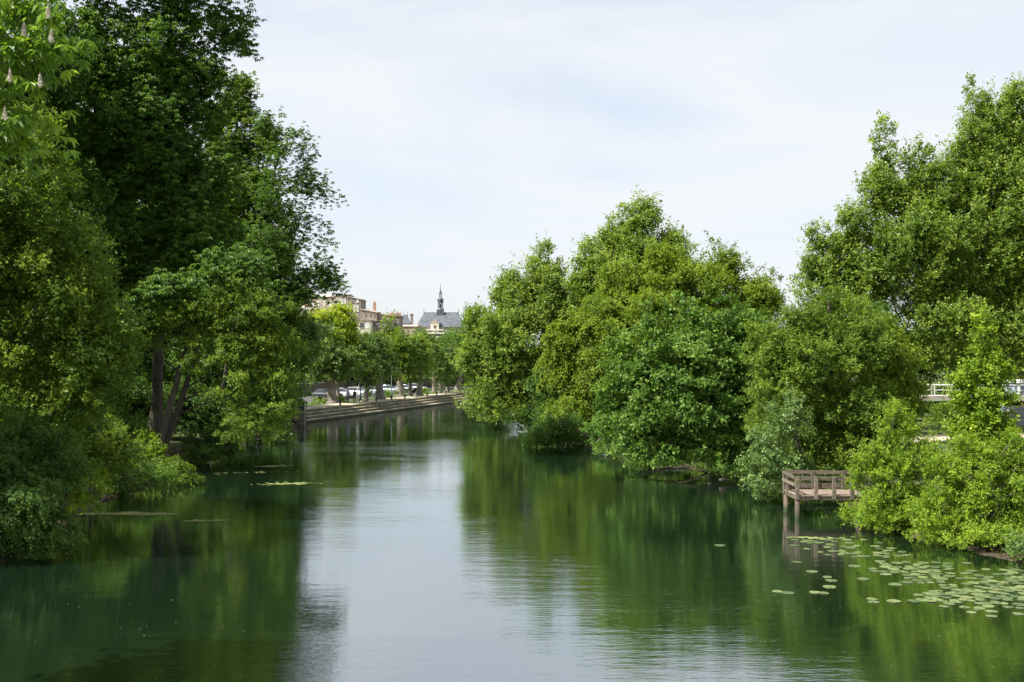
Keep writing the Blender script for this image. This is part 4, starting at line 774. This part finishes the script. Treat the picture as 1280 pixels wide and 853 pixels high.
for k, (px, D, tr_, lobes, mt, lb) in enumerate(PL):
    L_ = [(a, b+(5 if k > 1 else 0), c_*.88, d_*(.9 if k > 1 else 1), D) for a, b, c_, d_ in lobes]; mt = 'plane' if mt == 'lime_mix' else mt
    X0 = (px-640)*D/F
    tree('plane_tree', lb, 'tree', L_, mt, (X0, D), 100+k, D=D, r0=tr_, r1=tr_*.75, top=((L_[0][0]-640)*D/F, D, 5.6), bark='bark_grey', leaf=.28, dens=1.0, up=.35, fill=.5, lump=3, nlimb=6, twigs=30, start=.75, bend=.15, group='plane trees along the quay')
tree('conifer_tree', 'narrow pointed olive tree rising behind the plane trees before the hill houses', 'tree', [(487,430,14,16), (487,410,7,14), (500,437,14,12)], 'yellow', ((487-640)*190/F, 190), 120, D=190, r0=.3, leaf=.36, dens=.9, up=.9, style='up')
for k, (px, D, py, rx, ry, mt, lb) in enumerate([
    (440,178,455,22,28,'deep','dark tree behind the white cars'), (470,182,450,22,28,'deep','dark tree behind the silver car'), (500,188,447,22,28,'green','dark tree behind the fourth plane trunk'),
    (528,192,440,20,26,'green','soft green tree below the town hall'), (552,198,450,18,26,'deep','dark tree under the belfry spire'), (405,172,450,24,36,'deep','dark tree behind the nearest plane crown'), (580,212,440,24,40,'green','green tree past the river bend'), (610,225,440,30,50,'deep','tall dark tree past the river bend'), (540,230,440,28,14,'plane','pale green tree on the slope before the town hall'), (455,220,432,24,12,'alder','tree on the slope under the pink house'), (370,200,430,30,30,'green','tree on the slope under the orange brick house'), (520,240,430,18,10,'yellow','small light tree on the slope under the slate turret')]):
    tree('hillside_tree', lb, 'tree', [(px,py,rx,ry,D), (px+rx*.5,py+ry*.4,rx*.7,ry*.6,D+2), (px-rx*.5,py+ry*.3,rx*.6,ry*.6,D-1)], mt, ((px-640)*D/F, D), 130+k, D=D, r0=.3, leaf=.38, dens=.9, group='trees behind the quay')
hs0 = None
for k, (px, off) in enumerate([(399,5.9),(423,6.3),(433,6.0),(466,6.1),(484,6.2),(492,6.4),(509,6.0),(531,6.2),(537,6.0),(547,6.3)]):
    y = line_hit(px, off); q = ql(y, off); c_ = (q.x, q.y, 1.5)
    if hs0 is None or k % 3 == 0:
        me, _ = crown_mesh([(c_, (1.1, .8, .45))], LM['green' if k % 2 else 'fresh'], 160+k, leaf=.2, dens=.8, floor=1.2)
        me.transform(Matrix.Translation((-q.x, -q.y, -1.25))); hs0 = me
    o = bpy.data.objects.new('low_shrub', hs0); COL.objects.link(o); o.location = (q.x, q.y, 1.25); o.rotation_euler = (0, 0, k)
    tag(o, ['first', 'second', 'third', 'fourth', 'fifth', 'sixth', 'seventh', 'eighth', 'ninth', 'tenth'][k]+' low green shrub from the stone pier, along the foot of the plane trees', 'shrub', 'low shrubs under the plane trees')

# ------------------------------------------------------------------ things on the water
rng = np.random.default_rng(21)
def pad_mesh(seed, r_):
    g_ = np.random.default_rng(seed); n_ = 22; a0 = g_.uniform(0, 6.28); vs_ = [(0, 0, .004)]
    for i in range(n_+1):
        a_ = a0+.16+i*(6.283-.32)/n_; rr = r_*(1+.05*math.sin(3*a_+seed)+.03*math.sin(7*a_)); vs_.append((rr*math.cos(a_), rr*1.08*math.sin(a_), .005+.004*abs(math.sin(2.5*a_+seed))*(g_.random())))
    vs_ += [(x, y, z-.006) for x, y, z in vs_]; N_ = n_+2
    fs_ = [(0, i, i+1) for i in range(1, n_+1)]+[(N_, N_+i+1, N_+i) for i in range(1, n_+1)]+[(i, N_+i, N_+i+1, i+1) for i in range(1, n_+1)]+[(0, N_, N_+1, 1), (n_+1, N_+n_+1, N_, 0)]
    return MB().add(vs_, fs_)
LONE = ['lily pad beside the reflection of the left jetty pile, closest to the jetty', 'lily pad second out from the jetty along the left fringe of the bed', 'lily pad third out from the jetty along the left fringe', 'small lily pad at the upper left of the loose trio left of the bed', 'lily pad touching its neighbour in the loose trio left of the bed', 'lily pad lowest in the loose trio left of the bed', 'lily pad left of the touching pair in the lower left fringe', 'lily pad right of the touching pair in the lower left fringe', 'pad alone between the loose trio and the crowded bed', 'pad alone below the gap between the trio and the bed', 'lily pad alone on open water, leftmost near the bottom fringe', 'lily pad just right of the leftmost one near the bottom fringe', 'single lily pad far out on open water, left of the jetty', 'lily pad at the lower left corner of the bed, first of the bottom line', 'lily pad second in the bottom line under the bed', 'lily pad third in the bottom line under the bed', 'lily pad above the first pad of the bottom line', 'lily pad above the third pad of the bottom line', 'pad set apart in the open gap in the middle left of the bed', 'pad on the upper left margin of the open gap in the bed', 'pad on the left margin above the open gap in the bed']
protos = []
pts_ = []
singles = [(993,682),(996,703),(1015,715),(1034,722),(1039,726),(1037,734),(1019,741),(1030,742),(1068,708),(1079,724),(972,740),(985,742),(900,682),(1092,753),(1117,752),(1142,752),(1090,749),(1148,744),(1119,731),(1108,707),(1100,702)]
def ok(x, y, r_, f_=.72): return all((x-a)**2+((y-b))**2 > ((r_+c)*f_)**2 for a, b, c in pts_)
inst = []
for px, py in singles:
    q = onz(px, py); r_ = rng.uniform(.14, .2)
    if float(XR(q.y)) > q.x+.3: pts_.append((q.x, q.y, r_)); inst.append((q.x, q.y, r_, 's'))
def region(cnt, poly):
    done = 0; tries = 0
    while done < cnt and tries < 6000:
        tries += 1; k = rng.integers(0, len(poly)-1); f_ = rng.random()
        px = poly[k][0]*(1-f_)+poly[k+1][0]*f_; py = poly[k][1]*(1-f_)+poly[k+1][1]*f_; sp_ = poly[k][2]*(1-f_)+poly[k+1][2]*f_
        px += rng.uniform(-20, 20); py += rng.normal(0, 1)*sp_
        q = onz(px, py); r_ = rng.uniform(.105, .19)
        if float(XR(q.y)) < q.x+.5 or py < 668: continue
        if ok(q.x, q.y, r_): pts_.append((q.x, q.y, r_)); inst.append((q.x, q.y, r_, 'm')); done += 1
region(24, [(1005,676,2.5),(1050,680,3),(1110,682,3)])
region(26, [(1020,690,3),(1080,695,4),(1130,692,3)])
region(34, [(1100,712,4),(1150,718,6),(1200,712,6)])
region(70, [(1130,708,5),(1200,722,8),(1290,728,12)])
region(84, [(1165,745,4),(1220,745,9),(1300,742,13)])
pm = [(pad_mesh(k, 1.0)) for k in range(6)]; pme = []
for k, b_ in enumerate(pm):
    me = bpy.data.meshes.new('lily_pad'); me.from_pydata(b_.v, [], b_.f); me.materials.append(M['lily']); pme.append(me)
near_txt = 'green lily pad lying in the crowded bed beside the right bank bushes'
for k, (x, y, r_, kd) in enumerate(inst):
    o = bpy.data.objects.new('lily_pad', pme[k % 6]); COL.objects.link(o); o.location = (x, y, .003+.004*(k % 4)); o.rotation_euler = (rng.normal(0, .012), rng.normal(0, .012), rng.uniform(0, 6)); o.scale = (r_, r_, 1)
    tag(o, near_txt if kd == 'm' else LONE[k], 'lily pad', 'lily pads in the crowded bed' if kd == 'm' else 'lone lily pads')
# sedge and rough grass along both waterlines
g_ = np.random.default_rng(77); NB = 15000; yy = np.concatenate([g_.uniform(34, 106, NB//2), g_.uniform(33, 112, NB//2)]); lf = np.arange(NB) < NB//2
dens_ = np.sin(yy*1.7+lf*2)+np.sin(yy*.63)+g_.normal(0, .8, NB); ss = g_.exponential(.45, NB)-.12
xx = np.where(lf, XL(yy)-ss-.1, XR(yy)+ss+.1); kk = dens_ > 0; xx, yy = xx[kk], yy[kk]; zz = ground_z(xx, yy); nb_ = len(xx)
A_ = g_.normal(0, .35, (nb_, 3))+np.array([0, 0, 1.0]); A_[:, 2] = np.abs(A_[:, 2])
me = leaves_mesh('bank_grass', np.stack([xx, yy, zz-.03], 1), A_, unit(nb_, g_), g_.uniform(.25, .75, nb_), g_.uniform(.02, .05, nb_), g_.normal(.5, .2, nb_), LM['alder'])
tag(link('bank_grass', me), 'rough grass and sedge growing along the waterline of both banks', 'grass', kind='stuff')
# algae and floating litter
def patches(name, label, cat, spec, mat, seed, size, z=.012, kind='stuff'):
    g_ = np.random.default_rng(seed); mb = MB()
    for (px0, py0, px1, py1, n_, sx, sy) in spec:
        for _ in range(n_):
            f_ = g_.random(); q = onz(px0*(1-f_)+px1*f_, py0*(1-f_)+py1*f_); x = q.x+g_.normal(0, sx); y = q.y+g_.normal(0, sy); s_ = size*g_.uniform(.4, 1.6); n2_ = 7; a0 = g_.uniform(0, 6)
            zz = z+g_.uniform(0, .006); vs_ = [(x+s_*g_.uniform(.6, 1.2)*1.6*math.cos(a0+i*6.283/n2_), y+s_*g_.uniform(.6, 1.2)*math.sin(a0+i*6.283/n2_), zz) for i in range(n2_)]
            mb.add(vs_, [tuple(range(n2_))])
    return tag(mb.build(name, mat), label, cat, kind=kind)
patches('floating_algae', 'pale green strip of algae floating beside the fallen branch on the left', 'algae', [(95,643,215,643,700,.25,.16), (150,641,200,644,300,.2,.2), (240,652,285,651,90,.3,.12), (335,584,350,582,160,.5,.2), (345,606,375,604,170,.6,.22), (250,592,350,590,60,1.,.4)], M['algae'], 5, .06)
patches('floating_algae', 'thin green scum along the water edge under the right bank trees', 'algae', [(720,556,760,558,80,.6,.2), (810,600,870,604,120,.5,.2), (1000,672,1030,674,60,.3,.1)], M['algae'], 6, .06)
patches('floating_petals', 'tiny pale specks of fallen blossom scattered over the water', 'fallen petals', [(20,720,320,850,70,1.6,1.5), (860,700,1270,830,80,1.8,1.5), (250,640,900,780,50,4,3)], M['blossom'], 8, .0065, .008)
def branch(name, pts, r_, label, m='bark'):
    mb = MB(); mb.tube(pts, [r_*(1-.75*i/(len(pts)-1)) for i in range(len(pts))], 8); a_ = Vector(pts[1]); mb.tube([a_, a_+Vector((.5, -.25, .22))], [r_*.4, r_*.1], 5)
    return tag(mb.build(name, M[m], smooth=True), label, 'branch')
b_ = [onz(88, 640), onz(104, 640), onz(120, 636), onz(138, 630)]
branch('fallen_branch', [Vector((p_.x, p_.y, z)) for p_, z in zip(b_, (.03, .08, .22, .45))], .09, 'bleached fallen branch lying at the water edge on the left bank', 'wood')
branch('fallen_branch', [Vector((onz(86, 636).x, onz(86, 636).y, .25)), Vector((onz(100, 641).x, onz(100, 641).y, .08)), Vector((onz(108, 645).x, onz(108, 645).y, .02))], .06, 'thin pale stick dipping into the algae on the left', 'wood')
q = onz(868, 604)
branch('fallen_branch', [Vector((q.x+.9, q.y+.8, .5)), Vector((q.x+.3, q.y+.2, .28)), Vector((q.x-.4, q.y-.1, .12)), Vector((q.x-1.1, q.y-.2, .01))], .07, 'brown dead branch dipping into the water under the dark leafy tree')
q = onz(742, 560)
branch('fallen_branch', [Vector((q.x+1.0, q.y+1.4, .9)), Vector((q.x+.4, q.y+.6, .5)), Vector((q.x-.1, q.y, .2)), Vector((q.x-.8, q.y-.3, -.02))], .09, 'dark dead branch slanting into the water under the drooping boughs')
